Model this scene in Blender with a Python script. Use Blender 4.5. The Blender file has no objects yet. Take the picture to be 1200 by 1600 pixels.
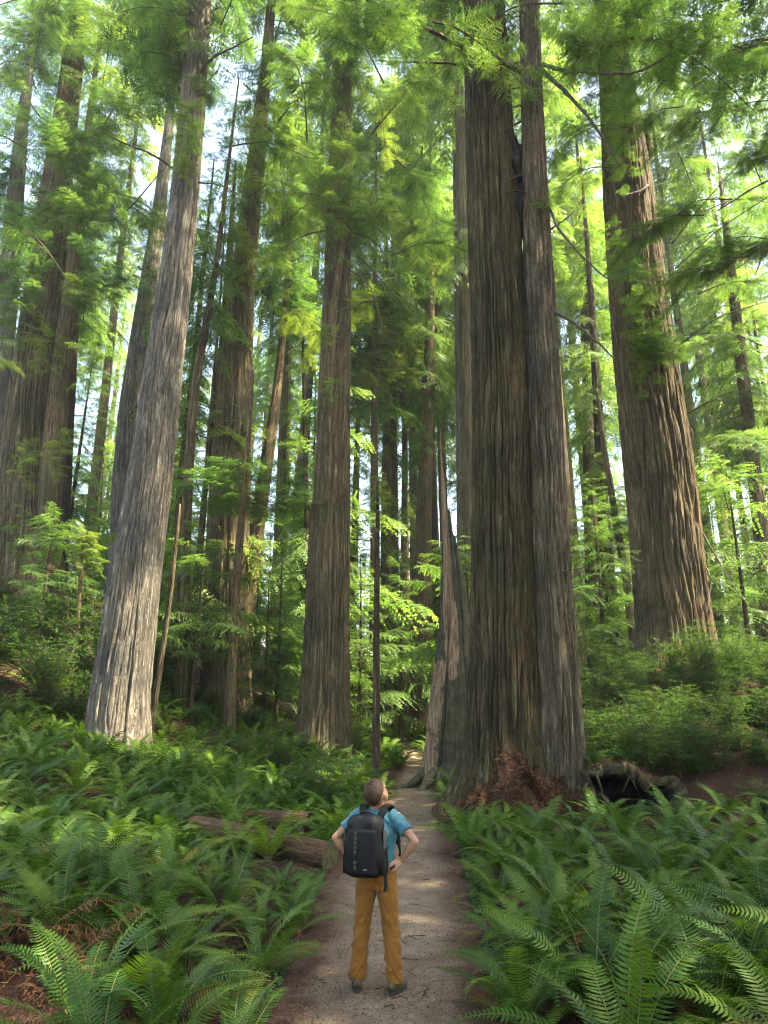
import bpy, bmesh, math, random
import numpy as np
from mathutils import Vector, Matrix, Euler

# ------------------------------------------------------------------ camera, sky, sun, exposure
scene = bpy.context.scene
COL = scene.collection
PITCH = math.radians(15.7)
CAM_H = 2.45
FPX = 1067.0
cam_data = bpy.data.cameras.new("camera")
cam_data.sensor_fit = 'VERTICAL'
cam_data.sensor_height = 36.0
cam_data.lens = 36.0 * FPX / 1600.0
cam_data.clip_start = 0.05
cam_data.clip_end = 3000.0
cam = bpy.data.objects.new("camera", cam_data)
COL.objects.link(cam)
cam.location = (0, 0, CAM_H)
cam.rotation_euler = (math.radians(90) + PITCH, 0, 0)
scene.camera = cam

SUN_EL = math.radians(60)
SUN_AZ = math.radians(102)          # clockwise from +Y (the viewing direction) towards +X
world = bpy.data.worlds.new("World")
scene.world = world
world.use_nodes = True
wn = world.node_tree
for n in list(wn.nodes):
    wn.nodes.remove(n)
sky = wn.nodes.new('ShaderNodeTexSky')
sky.sky_type = 'NISHITA'
sky.sun_disc = False
sky.sun_elevation = SUN_EL
sky.sun_rotation = SUN_AZ
sky.air_density = 1.0
sky.dust_density = 2.0
sky.ozone_density = 1.0
bg = wn.nodes.new('ShaderNodeBackground')
bg.inputs['Strength'].default_value = 0.15
wo = wn.nodes.new('ShaderNodeOutputWorld')
wn.links.new(sky.outputs[0], bg.inputs[0])
wn.links.new(bg.outputs[0], wo.inputs[0])

sun_data = bpy.data.lights.new("sun", 'SUN')
sun_data.energy = 5.0
sun_data.angle = math.radians(0.6)
sun_data.color = (1.0, 0.93, 0.80)
sun = bpy.data.objects.new("sun", sun_data)
COL.objects.link(sun)
sdir = Vector((math.sin(SUN_AZ) * math.cos(SUN_EL), math.cos(SUN_AZ) * math.cos(SUN_EL), math.sin(SUN_EL)))
sun.rotation_euler = (-sdir).to_track_quat('-Z', 'Y').to_euler()
sun.location = sdir * 60

vs = scene.view_settings
vs.view_transform = 'Standard'
vs.look = 'None'
vs.exposure = 2.9
vs.gamma = 1.0
vs.use_white_balance = True          # the camera's setting for open shade
vs.white_balance_temperature = 7700
vs.white_balance_tint = 8
vs.use_curve_mapping = False
scene.render.engine = 'CYCLES'
cy = scene.cycles
cy.max_bounces = 5
cy.diffuse_bounces = 3
cy.glossy_bounces = 2
cy.transmission_bounces = 4
cy.transparent_max_bounces = 4
cy.caustics_reflective = False
cy.caustics_refractive = False
cy.use_denoising = True
cy.denoising_prefilter = 'ACCURATE'
cy.filter_width = 1.15
cy.sample_clamp_indirect = 0.8

# ------------------------------------------------------------------ helpers
RNG = np.random.default_rng(7)
random.seed(7)
CP, SP = math.cos(PITCH), math.sin(PITCH)

def ray(x, y):
    u = (x - 600.0) / FPX
    v = (800.0 - y) / FPX
    return np.array([u, CP - v * SP, SP + v * CP])

def at(x, y, Y):
    """world point seen at picture position x, y that lies Y metres ahead"""
    d = ray(x, y)
    return np.array([0, 0, CAM_H]) + d * (Y / d[1])

def gp(x, y, z=0.0):
    d = ray(x, y)
    return np.array([0, 0, CAM_H]) + d * ((z - CAM_H) / d[2])

def depth_of(p):
    return p[1] * CP + (p[2] - CAM_H) * SP

def proj(x, y, z):
    dep = y * CP + (z - CAM_H) * SP
    up = -y * SP + (z - CAM_H) * CP
    dep = np.maximum(dep, 1e-3)
    return 600 + FPX * x / dep, 800 - FPX * up / dep

def _hash(ix, iy, seed):
    h = (ix.astype(np.int64) * 374761393 + iy.astype(np.int64) * 668265263 + seed * 974634541) & 0xffffffff
    h = ((h ^ (h >> 13)) * 1274126177) & 0xffffffff
    h = ((h ^ (h >> 16)) * 2246822519) & 0xffffffff
    h = h ^ (h >> 15)
    return (h & 0xffffff) / float(0xffffff) * 2.0 - 1.0

def vnoise(x, y, px=0, seed=0):
    x = np.asarray(x, float); y = np.asarray(y, float)
    x, y = np.broadcast_arrays(x, y)
    ix = np.floor(x); iy = np.floor(y)
    fx = x - ix; fy = y - iy
    fx = fx * fx * (3 - 2 * fx); fy = fy * fy * (3 - 2 * fy)
    ix1 = ix + 1
    if px:
        ix = np.mod(ix, px); ix1 = np.mod(ix1, px)
    a = _hash(ix, iy, seed); b = _hash(ix1, iy, seed)
    c = _hash(ix, iy + 1, seed); d = _hash(ix1, iy + 1, seed)
    return (a * (1 - fx) + b * fx) * (1 - fy) + (c * (1 - fx) + d * fx) * fy

def fbm(x, y, seed=0, oct=4):
    s = 0.0; a = 1.0
    for k in range(oct):
        s = s + a * vnoise(x, y, 0, seed + k * 17)
        x = np.asarray(x) * 2.03; y = np.asarray(y) * 2.03; a *= 0.5
    return s

def sstep(a, b, x):
    t = np.clip((x - a) / (b - a), 0, 1)
    return t * t * (3 - 2 * t)

def new_mesh(name, V, F, mats, tint=None, smooth=False, matidx=None, attrs=None):
    """V (n,3); F a list of integer arrays (m,3) or (m,4)"""
    me = bpy.data.meshes.new(name)
    V = np.asarray(V, np.float32)
    if isinstance(F, np.ndarray):
        F = [F]
    F = [np.asarray(f, np.int32) for f in F if len(f)]
    nl = sum(f.size for f in F)
    nf = sum(len(f) for f in F)
    me.vertices.add(len(V))
    me.vertices.foreach_set('co', V.ravel())
    me.loops.add(nl)
    me.polygons.add(nf)
    me.loops.foreach_set('vertex_index', np.concatenate([f.ravel() for f in F]))
    tot = np.concatenate([np.full(len(f), f.shape[1], np.int32) for f in F])
    st = np.concatenate([[0], np.cumsum(tot)[:-1]]).astype(np.int32)
    me.polygons.foreach_set('loop_start', st)
    try:
        me.polygons.foreach_set('loop_total', tot)
    except Exception:
        pass
    if smooth:
        me.polygons.foreach_set('use_smooth', np.ones(nf, bool))
    else:
        me.polygons.foreach_set('use_smooth', np.zeros(nf, bool))
    for m in (mats if isinstance(mats, (list, tuple)) else [mats]):
        me.materials.append(m)
    if matidx is not None:
        me.polygons.foreach_set('material_index', np.asarray(matidx, np.int32))
    at_ = dict(attrs or {})
    ml = mats if isinstance(mats, (list, tuple)) else [mats]
    if any(m_.name.startswith(('bark_', 'log_wood', 'snag_')) for m_ in ml):
        bc = np.asarray(at_.pop('bark_co', V), np.float32)      # bark grain runs along the stem, also where it leans
        a = me.attributes.new('bark_co', 'FLOAT_VECTOR', 'POINT')
        a.data.foreach_set('vector', bc.ravel())
    if tint is not None:
        at_['tint'] = tint
    for k, v in at_.items():
        a = me.attributes.new(k, 'FLOAT', 'POINT')
        a.data.foreach_set('value', np.asarray(v, np.float32))
    me.update(calc_edges=True)
    return me

def link(name, data, parent=None, loc=None, rot=None, scale=None):
    o = bpy.data.objects.new(name, data)
    COL.objects.link(o)
    if parent is not None:
        o.parent = parent
    if loc is not None:
        o.location = loc
    if rot is not None:
        o.rotation_euler = rot
    if scale is not None:
        o.scale = scale if hasattr(scale, '__len__') else (scale, scale, scale)
    return o

def tag(o, label=None, cat=None, group=None, kind=None):
    if label: o['label'] = label
    if cat: o['category'] = cat
    if group: o['group'] = group
    if kind: o['kind'] = kind
    return o

def empty(name, loc, label=None, cat=None, group=None):
    o = bpy.data.objects.new(name, None)
    o.empty_display_size = 0.2
    COL.objects.link(o)
    o.location = loc
    return tag(o, label, cat, group)

class Acc:
    """collects pieces of triangle / quad geometry"""
    def __init__(s):
        s.V = []; s.T = []; s.Q = []; s.tint = []; s.tm = []; s.qm = []; s.n = 0
    def add(s, V, T=None, Q=None, tint=0.5, m=0):
        V = np.asarray(V, float)
        if T is not None and len(T):
            T = np.asarray(T); s.T.append(T + s.n); s.tm.append(np.full(len(T), m))
        if Q is not None and len(Q):
            Q = np.asarray(Q); s.Q.append(Q + s.n); s.qm.append(np.full(len(Q), m))
        s.V.append(V)
        s.tint.append(np.broadcast_to(np.asarray(tint, float), (len(V),)))
        s.n += len(V)
    def arrays(s):
        V = np.concatenate(s.V)
        T = np.concatenate(s.T) if s.T else np.zeros((0, 3), int)
        Q = np.concatenate(s.Q) if s.Q else np.zeros((0, 4), int)
        return V, T, Q, np.concatenate(s.tint), (np.concatenate(s.tm) if s.T else np.zeros(0)), (np.concatenate(s.qm) if s.Q else np.zeros(0))
    def mesh(s, name, mats, smooth=False):
        V, T, Q, ti, tm, qm = s.arrays()
        return new_mesh(name, V, [f for f in (T, Q) if len(f)], mats, tint=ti, smooth=smooth,
                        matidx=np.concatenate([m for m, f in ((tm, T), (qm, Q)) if len(f)]))

def frames(P):
    P = np.asarray(P, float)
    T = np.gradient(P, axis=0)
    T /= np.linalg.norm(T, axis=1)[:, None] + 1e-9
    ref = np.array([0.0, 0.0, 1.0]) if abs(T[:, 2]).mean() < 0.8 else np.array([0.0, 1.0, 0.0])
    A = np.cross(T, ref); A /= np.linalg.norm(A, axis=1)[:, None] + 1e-9
    B = np.cross(A, T)
    return T, A, B

def tube(P, R, n=6, cap=True):
    P = np.asarray(P, float); R = np.broadcast_to(np.asarray(R, float), (len(P),))
    T, A, B = frames(P)
    th = np.arange(n) / n * 2 * np.pi
    V = P[:, None, :] + R[:, None, None] * (np.cos(th)[None, :, None] * A[:, None, :] + np.sin(th)[None, :, None] * B[:, None, :])
    m = len(P)
    i = np.arange(m - 1)[:, None] * n; j = np.arange(n)[None, :]; k = (j + 1) % n
    Q = np.stack([i + j, i + k, i + n + k, i + n + j], -1).reshape(-1, 4)
    V = V.reshape(-1, 3)
    Tt = np.zeros((0, 3), int)
    if cap:
        V = np.vstack([V, P[0], P[-1]])
        c0, c1 = m * n, m * n + 1
        jj = np.arange(n); kk = (jj + 1) % n
        Tt = np.vstack([np.stack([np.full(n, c0), kk, jj], -1), np.stack([np.full(n, c1), (m - 1) * n + jj, (m - 1) * n + kk], -1)])
    return V, Tt, Q

def bez(pts, n=16):
    """smooth curve through points (Catmull-Rom)"""
    P = np.asarray(pts, float)
    P = np.vstack([2 * P[0] - P[1], P, 2 * P[-1] - P[-2]])
    out = []
    m = len(P) - 3
    for k in range(m):
        p0, p1, p2, p3 = P[k:k + 4]
        t = np.linspace(0, 1, n, endpoint=(k == m - 1))[:, None]
        out.append(0.5 * ((2 * p1) + (-p0 + p2) * t + (2 * p0 - 5 * p1 + 4 * p2 - p3) * t ** 2 + (-p0 + 3 * p1 - 3 * p2 + p3) * t ** 3))
    return np.vstack(out)

# ------------------------------------------------------------------ materials
def mat_new(name):
    m = bpy.data.materials.new(name)
    m.use_nodes = True
    nt = m.node_tree
    for n in list(nt.nodes):
        nt.nodes.remove(n)
    out = nt.nodes.new('ShaderNodeOutputMaterial')
    return m, nt, out

def N(nt, t, **kw):
    n = nt.nodes.new(t)
    for k, v in kw.items():
        if k in n.inputs.keys():
            n.inputs[k].default_value = v
        else:
            setattr(n, k, v)
    return n

def ramp(nt, stops):
    r = nt.nodes.new('ShaderNodeValToRGB')
    e = r.color_ramp.elements
    while len(e) < len(stops):
        e.new(0.5)
    for el, (p, c) in zip(e, stops):
        el.position = p
        el.color = (c[0], c[1], c[2], 1)
    return r

def math_node(nt, op, a, b, clamp=False):
    n = nt.nodes.new('ShaderNodeMath'); n.operation = op; n.use_clamp = clamp
    for i, s in enumerate((a, b)):
        if isinstance(s, (int, float)):
            n.inputs[i].default_value = s
        else:
            nt.links.new(s, n.inputs[i])
    return n.outputs[0]

def leaf_material(name, stops, trans=0.45, rough=0.45, objvar=0.25, gloss=0.4, tboost=(1.5, 1.35, 0.7)):
    m, nt, out = mat_new(name)
    L = nt.links
    a = N(nt, 'ShaderNodeAttribute', attribute_name='tint')
    oi = N(nt, 'ShaderNodeObjectInfo')
    r = math_node(nt, 'SUBTRACT', oi.outputs['Random'], 0.5)
    r = math_node(nt, 'MULTIPLY', r, objvar * 2)
    f = math_node(nt, 'ADD', a.outputs['Fac'], r, True)
    cr = ramp(nt, stops)
    L.new(f, cr.inputs[0])
    p = N(nt, 'ShaderNodeBsdfPrincipled', Roughness=rough)
    p.inputs['Specular IOR Level'].default_value = gloss
    L.new(cr.outputs[0], p.inputs['Base Color'])
    t = N(nt, 'ShaderNodeBsdfTranslucent')
    mu = N(nt, 'ShaderNodeMix', data_type='RGBA', blend_type='MULTIPLY')
    mu.inputs[0].default_value = 1.0
    L.new(cr.outputs[0], mu.inputs[6])
    mu.inputs[7].default_value = (*tboost, 1)
    L.new(mu.outputs[2], t.inputs[0])
    mx = N(nt, 'ShaderNodeMixShader')
    mx.inputs[0].default_value = trans
    L.new(p.outputs[0], mx.inputs[1]); L.new(t.outputs[0], mx.inputs[2])
    L.new(mx.outputs[0], out.inputs[0])
    return m

def bark_material(name, c1, c2, c3, moss=0.0, moss_col=(0.07, 0.085, 0.025), scale=1.0, bump=0.5, rough=0.9):
    """streaky fibrous bark: colour from noise stretched along the stem, uneven patches and algae"""
    m, nt, out = mat_new(name)
    L = nt.links
    tc = N(nt, 'ShaderNodeAttribute', attribute_name='bark_co')
    mp = N(nt, 'ShaderNodeMapping')
    mp.inputs['Scale'].default_value = (10 * scale, 10 * scale, 0.95 * scale)
    L.new(tc.outputs['Vector'], mp.inputs[0])
    n1 = N(nt, 'ShaderNodeTexNoise', Scale=1.0, Detail=6.0, Roughness=0.65)
    L.new(mp.outputs[0], n1.inputs['Vector'])
    mp2 = N(nt, 'ShaderNodeMapping')
    mp2.inputs['Scale'].default_value = (34 * scale, 34 * scale, 5.0 * scale)
    L.new(tc.outputs['Vector'], mp2.inputs[0])
    n2 = N(nt, 'ShaderNodeTexNoise', Scale=1.0, Detail=5.0, Roughness=0.7)
    L.new(mp2.outputs[0], n2.inputs['Vector'])
    n3 = N(nt, 'ShaderNodeTexNoise', Scale=0.55, Detail=3.0)
    L.new(tc.outputs['Vector'], n3.inputs['Vector'])
    s = math_node(nt, 'MULTIPLY', n1.outputs[0], 0.55)
    s2 = math_node(nt, 'MULTIPLY', n2.outputs[0], 0.45)
    s = math_node(nt, 'ADD', s, s2)
    cr = ramp(nt, [(0.41, c1), (0.50, c2), (0.60, c3)])
    L.new(s, cr.inputs[0])
    hue = N(nt, 'ShaderNodeMix', data_type='RGBA', blend_type='MULTIPLY')
    cr3 = ramp(nt, [(0.35, (0.66, 0.66, 0.62)), (0.65, (1.22, 1.10, 0.95))])
    L.new(n3.outputs[0], cr3.inputs[0])
    hue.inputs[0].default_value = 1.0
    L.new(cr.outputs[0], hue.inputs[6]); L.new(cr3.outputs[0], hue.inputs[7])
    col = hue.outputs[2]
    if moss > 0:
        nm = N(nt, 'ShaderNodeTexNoise', Scale=1.3, Detail=6.0, Roughness=0.7)
        mp3 = N(nt, 'ShaderNodeMapping')
        mp3.inputs['Scale'].default_value = (1.6, 1.6, 0.35)
        L.new(tc.outputs['Vector'], mp3.inputs[0]); L.new(mp3.outputs[0], nm.inputs['Vector'])
        mr = ramp(nt, [(0.62 - 0.25 * moss, (0, 0, 0)), (0.82 - 0.25 * moss, (1, 1, 1))])
        L.new(nm.outputs[0], mr.inputs[0])
        mm = N(nt, 'ShaderNodeMix', data_type='RGBA')
        fac = math_node(nt, 'MULTIPLY', mr.outputs[0], min(0.85, 0.4 + moss * 0.5))
        L.new(fac, mm.inputs[0]); L.new(col, mm.inputs[6])
        mm.inputs[7].default_value = (*moss_col, 1)
        col = mm.outputs[2]
    p = N(nt, 'ShaderNodeBsdfPrincipled', Roughness=rough)
    p.inputs['Specular IOR Level'].default_value = 0.2
    L.new(col, p.inputs['Base Color'])
    # long cracks between the bark strips
    ab = math_node(nt, 'ABSOLUTE', math_node(nt, 'SUBTRACT', n1.outputs[0], 0.5), 0.0)
    crk = math_node(nt, 'MINIMUM', math_node(nt, 'MULTIPLY', ab, 9.0), 1.0)
    hgt = math_node(nt, 'ADD', crk, math_node(nt, 'MULTIPLY', n2.outputs[0], 0.7))
    b = N(nt, 'ShaderNodeBump', Strength=min(1.0, bump * 1.8), Distance=0.06)
    L.new(hgt, b.inputs['Height'])
    L.new(b.outputs[0], p.inputs['Normal'])
    L.new(p.outputs[0], out.inputs[0])
    return m

def simple_material(name, c1, c2, scale=8.0, rough=0.8, bump=0.2, detail=5.0, spec=0.3, stretch=(1, 1, 1), dist=0.02):
    m, nt, out = mat_new(name)
    L = nt.links
    tc = N(nt, 'ShaderNodeTexCoord')
    mp = N(nt, 'ShaderNodeMapping'); mp.inputs['Scale'].default_value = stretch
    L.new(tc.outputs['Object'], mp.inputs[0])
    n1 = N(nt, 'ShaderNodeTexNoise', Scale=scale, Detail=detail, Roughness=0.65)
    L.new(mp.outputs[0], n1.inputs['Vector'])
    cr = ramp(nt, [(0.32, c1), (0.68, c2)])
    L.new(n1.outputs[0], cr.inputs[0])
    p = N(nt, 'ShaderNodeBsdfPrincipled', Roughness=rough)
    p.inputs['Specular IOR Level'].default_value = spec
    L.new(cr.outputs[0], p.inputs['Base Color'])
    if bump:
        b = N(nt, 'ShaderNodeBump', Strength=bump, Distance=dist)
        L.new(n1.outputs[0], b.inputs['Height']); L.new(b.outputs[0], p.inputs['Normal'])
    L.new(p.outputs[0], out.inputs[0])
    return m

M = {}
G1, G2, G3, G4 = (0.050, 0.112, 0.030), (0.090, 0.182, 0.044), (0.140, 0.245, 0.056), (0.205, 0.290, 0.066)
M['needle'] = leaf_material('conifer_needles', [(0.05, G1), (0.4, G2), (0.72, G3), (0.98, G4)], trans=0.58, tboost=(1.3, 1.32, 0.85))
M['needle_yellow'] = leaf_material('sunlit_tint_needles', [(0.05, G2), (0.35, G3), (0.7, (0.205, 0.285, 0.055)), (0.98, (0.29, 0.33, 0.07))], trans=0.58, tboost=(1.25, 1.28, 0.8))  # yellower, brighter copy of the needles: sunlight put into the colour
M['twig'] = simple_material('twig_wood', (0.05, 0.035, 0.022), (0.10, 0.075, 0.05), 14, 0.9, 0)
M['limb'] = simple_material('limb_bark', (0.045, 0.035, 0.026), (0.12, 0.095, 0.07), 10, 0.9, 0.4, stretch=(1, 1, 0.5))
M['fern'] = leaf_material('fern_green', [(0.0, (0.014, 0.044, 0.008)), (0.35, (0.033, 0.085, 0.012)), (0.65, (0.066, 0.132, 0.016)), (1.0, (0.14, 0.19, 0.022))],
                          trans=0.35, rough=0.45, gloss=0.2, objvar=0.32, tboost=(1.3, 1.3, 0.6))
M['fern_dead'] = leaf_material('fern_brown', [(0.0, (0.06, 0.028, 0.014)), (0.5, (0.13, 0.065, 0.03)), (1.0, (0.24, 0.14, 0.065))], trans=0.25, rough=0.8, gloss=0.1, tboost=(1.2, 1.0, 0.8))
M['fern_turning'] = leaf_material('fern_yellowing', [(0.0, (0.05, 0.07, 0.012)), (0.5, (0.11, 0.10, 0.018)), (1.0, (0.22, 0.12, 0.03))], trans=0.35, rough=0.6, gloss=0.2)
M['rachis'] = simple_material('fern_stalk', (0.10, 0.10, 0.03), (0.16, 0.13, 0.05), 10, 0.7, 0)
M['shrub'] = leaf_material('shrub_leaf', [(0.0, (0.016, 0.048, 0.011)), (0.4, (0.034, 0.084, 0.017)), (0.75, (0.060, 0.125, 0.020)), (1.0, (0.17, 0.20, 0.03))],
                           trans=0.4, rough=0.65, gloss=0.12, objvar=0.15)
M['sorrel'] = leaf_material('sorrel_leaf', [(0.0, (0.025, 0.07, 0.018)), (0.6, (0.05, 0.12, 0.025)), (1.0, (0.08, 0.16, 0.03))], trans=0.35, rough=0.5)
M['litter'] = leaf_material('needle_litter', [(0.0, (0.022, 0.011, 0.007)), (0.5, (0.055, 0.026, 0.014)), (0.85, (0.10, 0.05, 0.027)), (1.0, (0.17, 0.11, 0.068))], trans=0.08, rough=0.9, gloss=0.1, objvar=0.0)
M['bark_main'] = bark_material('bark_olive_brown', (0.042, 0.032, 0.017), (0.088, 0.068, 0.036), (0.153, 0.130, 0.075), moss=0.45)
M['bark_stem'] = bark_material('bark_stem_brown', (0.062, 0.050, 0.033), (0.140, 0.115, 0.080), (0.255, 0.218, 0.158), moss=0.2)  # brownish-grey, paler than the main bark: stronger light put into its colour
M['bark_grey'] = bark_material('bark_weathered_grey', (0.080, 0.074, 0.063), (0.185, 0.174, 0.152), (0.325, 0.310, 0.276), moss=0.1, bump=0.6)
M['bark_mid'] = bark_material('bark_grey_brown', (0.074, 0.059, 0.034), (0.135, 0.112, 0.069), (0.222, 0.193, 0.121), moss=0.3)
M['bark_red'] = bark_material('bark_red_brown', (0.080, 0.055, 0.030), (0.146, 0.113, 0.064), (0.233, 0.197, 0.121), moss=0.2)
M['bark_dark'] = bark_material('bark_dark_brown', (0.042, 0.030, 0.020), (0.084, 0.062, 0.042), (0.151, 0.118, 0.084), moss=0.3)
M['char_and_dark_hollow'] = simple_material('charred_wood_and_dark_hollows', (0.008, 0.007, 0.006), (0.03, 0.026, 0.022), 9, 0.95, 0.8)  # burnt burls; also the near-black insides of snag and hollow stump
M['snag_wood'] = bark_material('snag_bare_wood', (0.126, 0.082, 0.049), (0.216, 0.149, 0.095), (0.296, 0.226, 0.154), moss=0.15, scale=0.7, bump=0.25)
M['snag_moss'] = bark_material('snag_mossy_wood', (0.035, 0.035, 0.021), (0.077, 0.073, 0.042), (0.140, 0.122, 0.081), moss=0.5, scale=0.8, bump=0.3, moss_col=(0.05, 0.055, 0.022))
def snag_material():
    m, nt, out = mat_new('snag_wood_and_moss')
    L = nt.links
    tc = N(nt, 'ShaderNodeTexCoord')
    at_ = N(nt, 'ShaderNodeAttribute', attribute_name='bare')
    mp = N(nt, 'ShaderNodeMapping'); mp.inputs['Scale'].default_value = (16, 16, 0.9)
    L.new(tc.outputs['Object'], mp.inputs[0])
    n1 = N(nt, 'ShaderNodeTexNoise', Scale=1.0, Detail=7.0, Roughness=0.7); L.new(mp.outputs[0], n1.inputs['Vector'])
    n2 = N(nt, 'ShaderNodeTexNoise', Scale=3.0, Detail=7.0, Roughness=0.7); L.new(tc.outputs['Object'], n2.inputs['Vector'])
    ca = ramp(nt, [(0.38, (0.095, 0.055, 0.030)), (0.5, (0.18, 0.115, 0.066)), (0.62, (0.28, 0.20, 0.125))]); L.new(n1.outputs[0], ca.inputs[0])
    cb = ramp(nt, [(0.38, (0.020, 0.019, 0.013)), (0.5, (0.050, 0.048, 0.026)), (0.64, (0.105, 0.090, 0.052))]); L.new(math_node(nt, 'ADD', math_node(nt, 'MULTIPLY', n1.outputs[0], 0.5), math_node(nt, 'MULTIPLY', n2.outputs[0], 0.5)), cb.inputs[0])
    f = math_node(nt, 'ADD', at_.outputs['Fac'], math_node(nt, 'MULTIPLY', math_node(nt, 'SUBTRACT', n2.outputs[0], 0.5), 1.6))
    fr = ramp(nt, [(0.42, (0, 0, 0)), (0.58, (1, 1, 1))]); L.new(f, fr.inputs[0])
    mx = N(nt, 'ShaderNodeMix', data_type='RGBA')
    L.new(fr.outputs[0], mx.inputs[0]); L.new(cb.outputs[0], mx.inputs[6]); L.new(ca.outputs[0], mx.inputs[7])
    p = N(nt, 'ShaderNodeBsdfPrincipled', Roughness=0.9); p.inputs['Specular IOR Level'].default_value = 0.2
    L.new(mx.outputs[2], p.inputs['Base Color'])
    b = N(nt, 'ShaderNodeBump', Strength=0.8, Distance=0.04); L.new(n1.outputs[0], b.inputs['Height']); L.new(b.outputs[0], p.inputs['Normal'])
    L.new(p.outputs[0], out.inputs[0])
    return m
M['snag'] = snag_material()
M['moss_wood'] = simple_material('mossy_wood', (0.018, 0.016, 0.008), (0.085, 0.075, 0.032), 9, 0.95, 1.0, dist=0.08, detail=9)
M['log'] = bark_material('log_wood', (0.070, 0.042, 0.025), (0.140, 0.087, 0.049), (0.231, 0.161, 0.098), moss=0.4, scale=1.5)
M['log_end'] = simple_material('log_sawn_end', (0.022, 0.026, 0.008), (0.095, 0.080, 0.034), 9, 0.9, 0.5)

def ground_material():
    m, nt, out = mat_new('forest_floor')
    L = nt.links
    tc = N(nt, 'ShaderNodeTexCoord')
    n1 = N(nt, 'ShaderNodeTexNoise', Scale=1.2, Detail=8.0, Roughness=0.7)
    n2 = N(nt, 'ShaderNodeTexNoise', Scale=26.0, Detail=6.0, Roughness=0.75)
    L.new(tc.outputs['Object'], n1.inputs['Vector']); L.new(tc.outputs['Object'], n2.inputs['Vector'])
    s = math_node(nt, 'ADD', math_node(nt, 'MULTIPLY', n1.outputs[0], 0.4), math_node(nt, 'MULTIPLY', n2.outputs[0], 0.6))
    cr = ramp(nt, [(0.38, (0.012, 0.008, 0.005)), (0.5, (0.034, 0.019, 0.012)), (0.62, (0.075, 0.04, 0.024))])
    L.new(s, cr.inputs[0])
    p = N(nt, 'ShaderNodeBsdfPrincipled', Roughness=0.95)
    p.inputs['Specular IOR Level'].default_value = 0.15
    L.new(cr.outputs[0], p.inputs['Base Color'])
    b = N(nt, 'ShaderNodeBump', Strength=0.9, Distance=0.04)
    L.new(n2.outputs[0], b.inputs['Height']); L.new(b.outputs[0], p.inputs['Normal'])
    L.new(p.outputs[0], out.inputs[0])
    return m

def path_material():
    m, nt, out = mat_new('trodden_path')
    L = nt.links
    tc = N(nt, 'ShaderNodeTexCoord')
    ed = N(nt, 'ShaderNodeAttribute', attribute_name='edge')
    n1 = N(nt, 'ShaderNodeTexNoise', Scale=1.6, Detail=7.0, Roughness=0.7)
    n2 = N(nt, 'ShaderNodeTexNoise', Scale=55.0, Detail=5.0, Roughness=0.8)
    n3 = N(nt, 'ShaderNodeTexVoronoi', Scale=48.0)
    for n in (n1, n2, n3):
        L.new(tc.outputs['Object'], n.inputs['Vector'])
    c_mid = ramp(nt, [(0.40, (0.070, 0.047, 0.030)), (0.5, (0.135, 0.098, 0.066)), (0.60, (0.230, 0.178, 0.126))])
    L.new(math_node(nt, 'ADD', math_node(nt, 'MULTIPLY', n2.outputs[0], 0.6), math_node(nt, 'MULTIPLY', n1.outputs[0], 0.4)), c_mid.inputs[0])
    c_edge = ramp(nt, [(0.38, (0.028, 0.015, 0.010)), (0.5, (0.062, 0.034, 0.023)), (0.62, (0.115, 0.068, 0.045))])
    L.new(n2.outputs[0], c_edge.inputs[0])
    f = math_node(nt, 'ADD', ed.outputs['Fac'], math_node(nt, 'MULTIPLY', math_node(nt, 'SUBTRACT', n1.outputs[0], 0.5), 1.5))
    fr = ramp(nt, [(0.38, (0, 0, 0)), (0.72, (1, 1, 1))])
    L.new(f, fr.inputs[0])
    mx = N(nt, 'ShaderNodeMix', data_type='RGBA')
    L.new(fr.outputs[0], mx.inputs[0]); L.new(c_mid.outputs[0], mx.inputs[6]); L.new(c_edge.outputs[0], mx.inputs[7])
    # scattered pale grit
    gr = ramp(nt, [(0.06, (1, 1, 1)), (0.11, (0, 0, 0))])
    L.new(n3.outputs['Distance'], gr.inputs[0])
    mg = N(nt, 'ShaderNodeMix', data_type='RGBA')
    L.new(math_node(nt, 'MULTIPLY', gr.outputs[0], 0.5), mg.inputs[0]); L.new(mx.outputs[2], mg.inputs[6]); mg.inputs[7].default_value = (0.42, 0.37, 0.31, 1)
    p = N(nt, 'ShaderNodeBsdfPrincipled', Roughness=0.95)
    p.inputs['Specular IOR Level'].default_value = 0.2
    L.new(mg.outputs[2], p.inputs['Base Color'])
    b = N(nt, 'ShaderNodeBump', Strength=0.8, Distance=0.02)
    L.new(math_node(nt, 'ADD', n2.outputs[0], n1.outputs[0]), b.inputs['Height']); L.new(b.outputs[0], p.inputs['Normal'])
    L.new(p.outputs[0], out.inputs[0])
    return m

M['ground'] = ground_material()
M['path'] = path_material()

# ------------------------------------------------------------------ terrain and path
PATH_PX = [(1600, 432, 775), (1560, 452, 762), (1500, 474, 746), (1450, 490, 733), (1400, 506, 722), (1350, 522, 712), (1310, 545, 704),
           (1285, 572, 697), (1260, 600, 691), (1240, 610, 684), (1225, 617, 672), (1212, 626, 664), (1203, 632, 661)]
_pl = []
for yy, xa, xb in PATH_PX:
    a = gp(xa, yy); b = gp(xb, yy)
    _pl.append(((a[0] + b[0]) / 2, a[1], (b[0] - a[0]) / 2))
_pl = [(_pl[0][0], -6.0, 0.95), (_pl[0][0], 3.0, 0.95)] + _pl
_l = _pl[-1]
_pl += [(_l[0] + 0.25, _l[1] + 4, 0.5), (_l[0] + 0.1, _l[1] + 9, 0.45), (_l[0] - 0.3, _l[1] + 21, 0.4)]
PATH = np.array(_pl)

def path_x(y):
    return np.interp(y, PATH[:, 1], PATH[:, 0])

def path_w(y):
    return np.interp(y, PATH[:, 1], PATH[:, 2])

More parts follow.
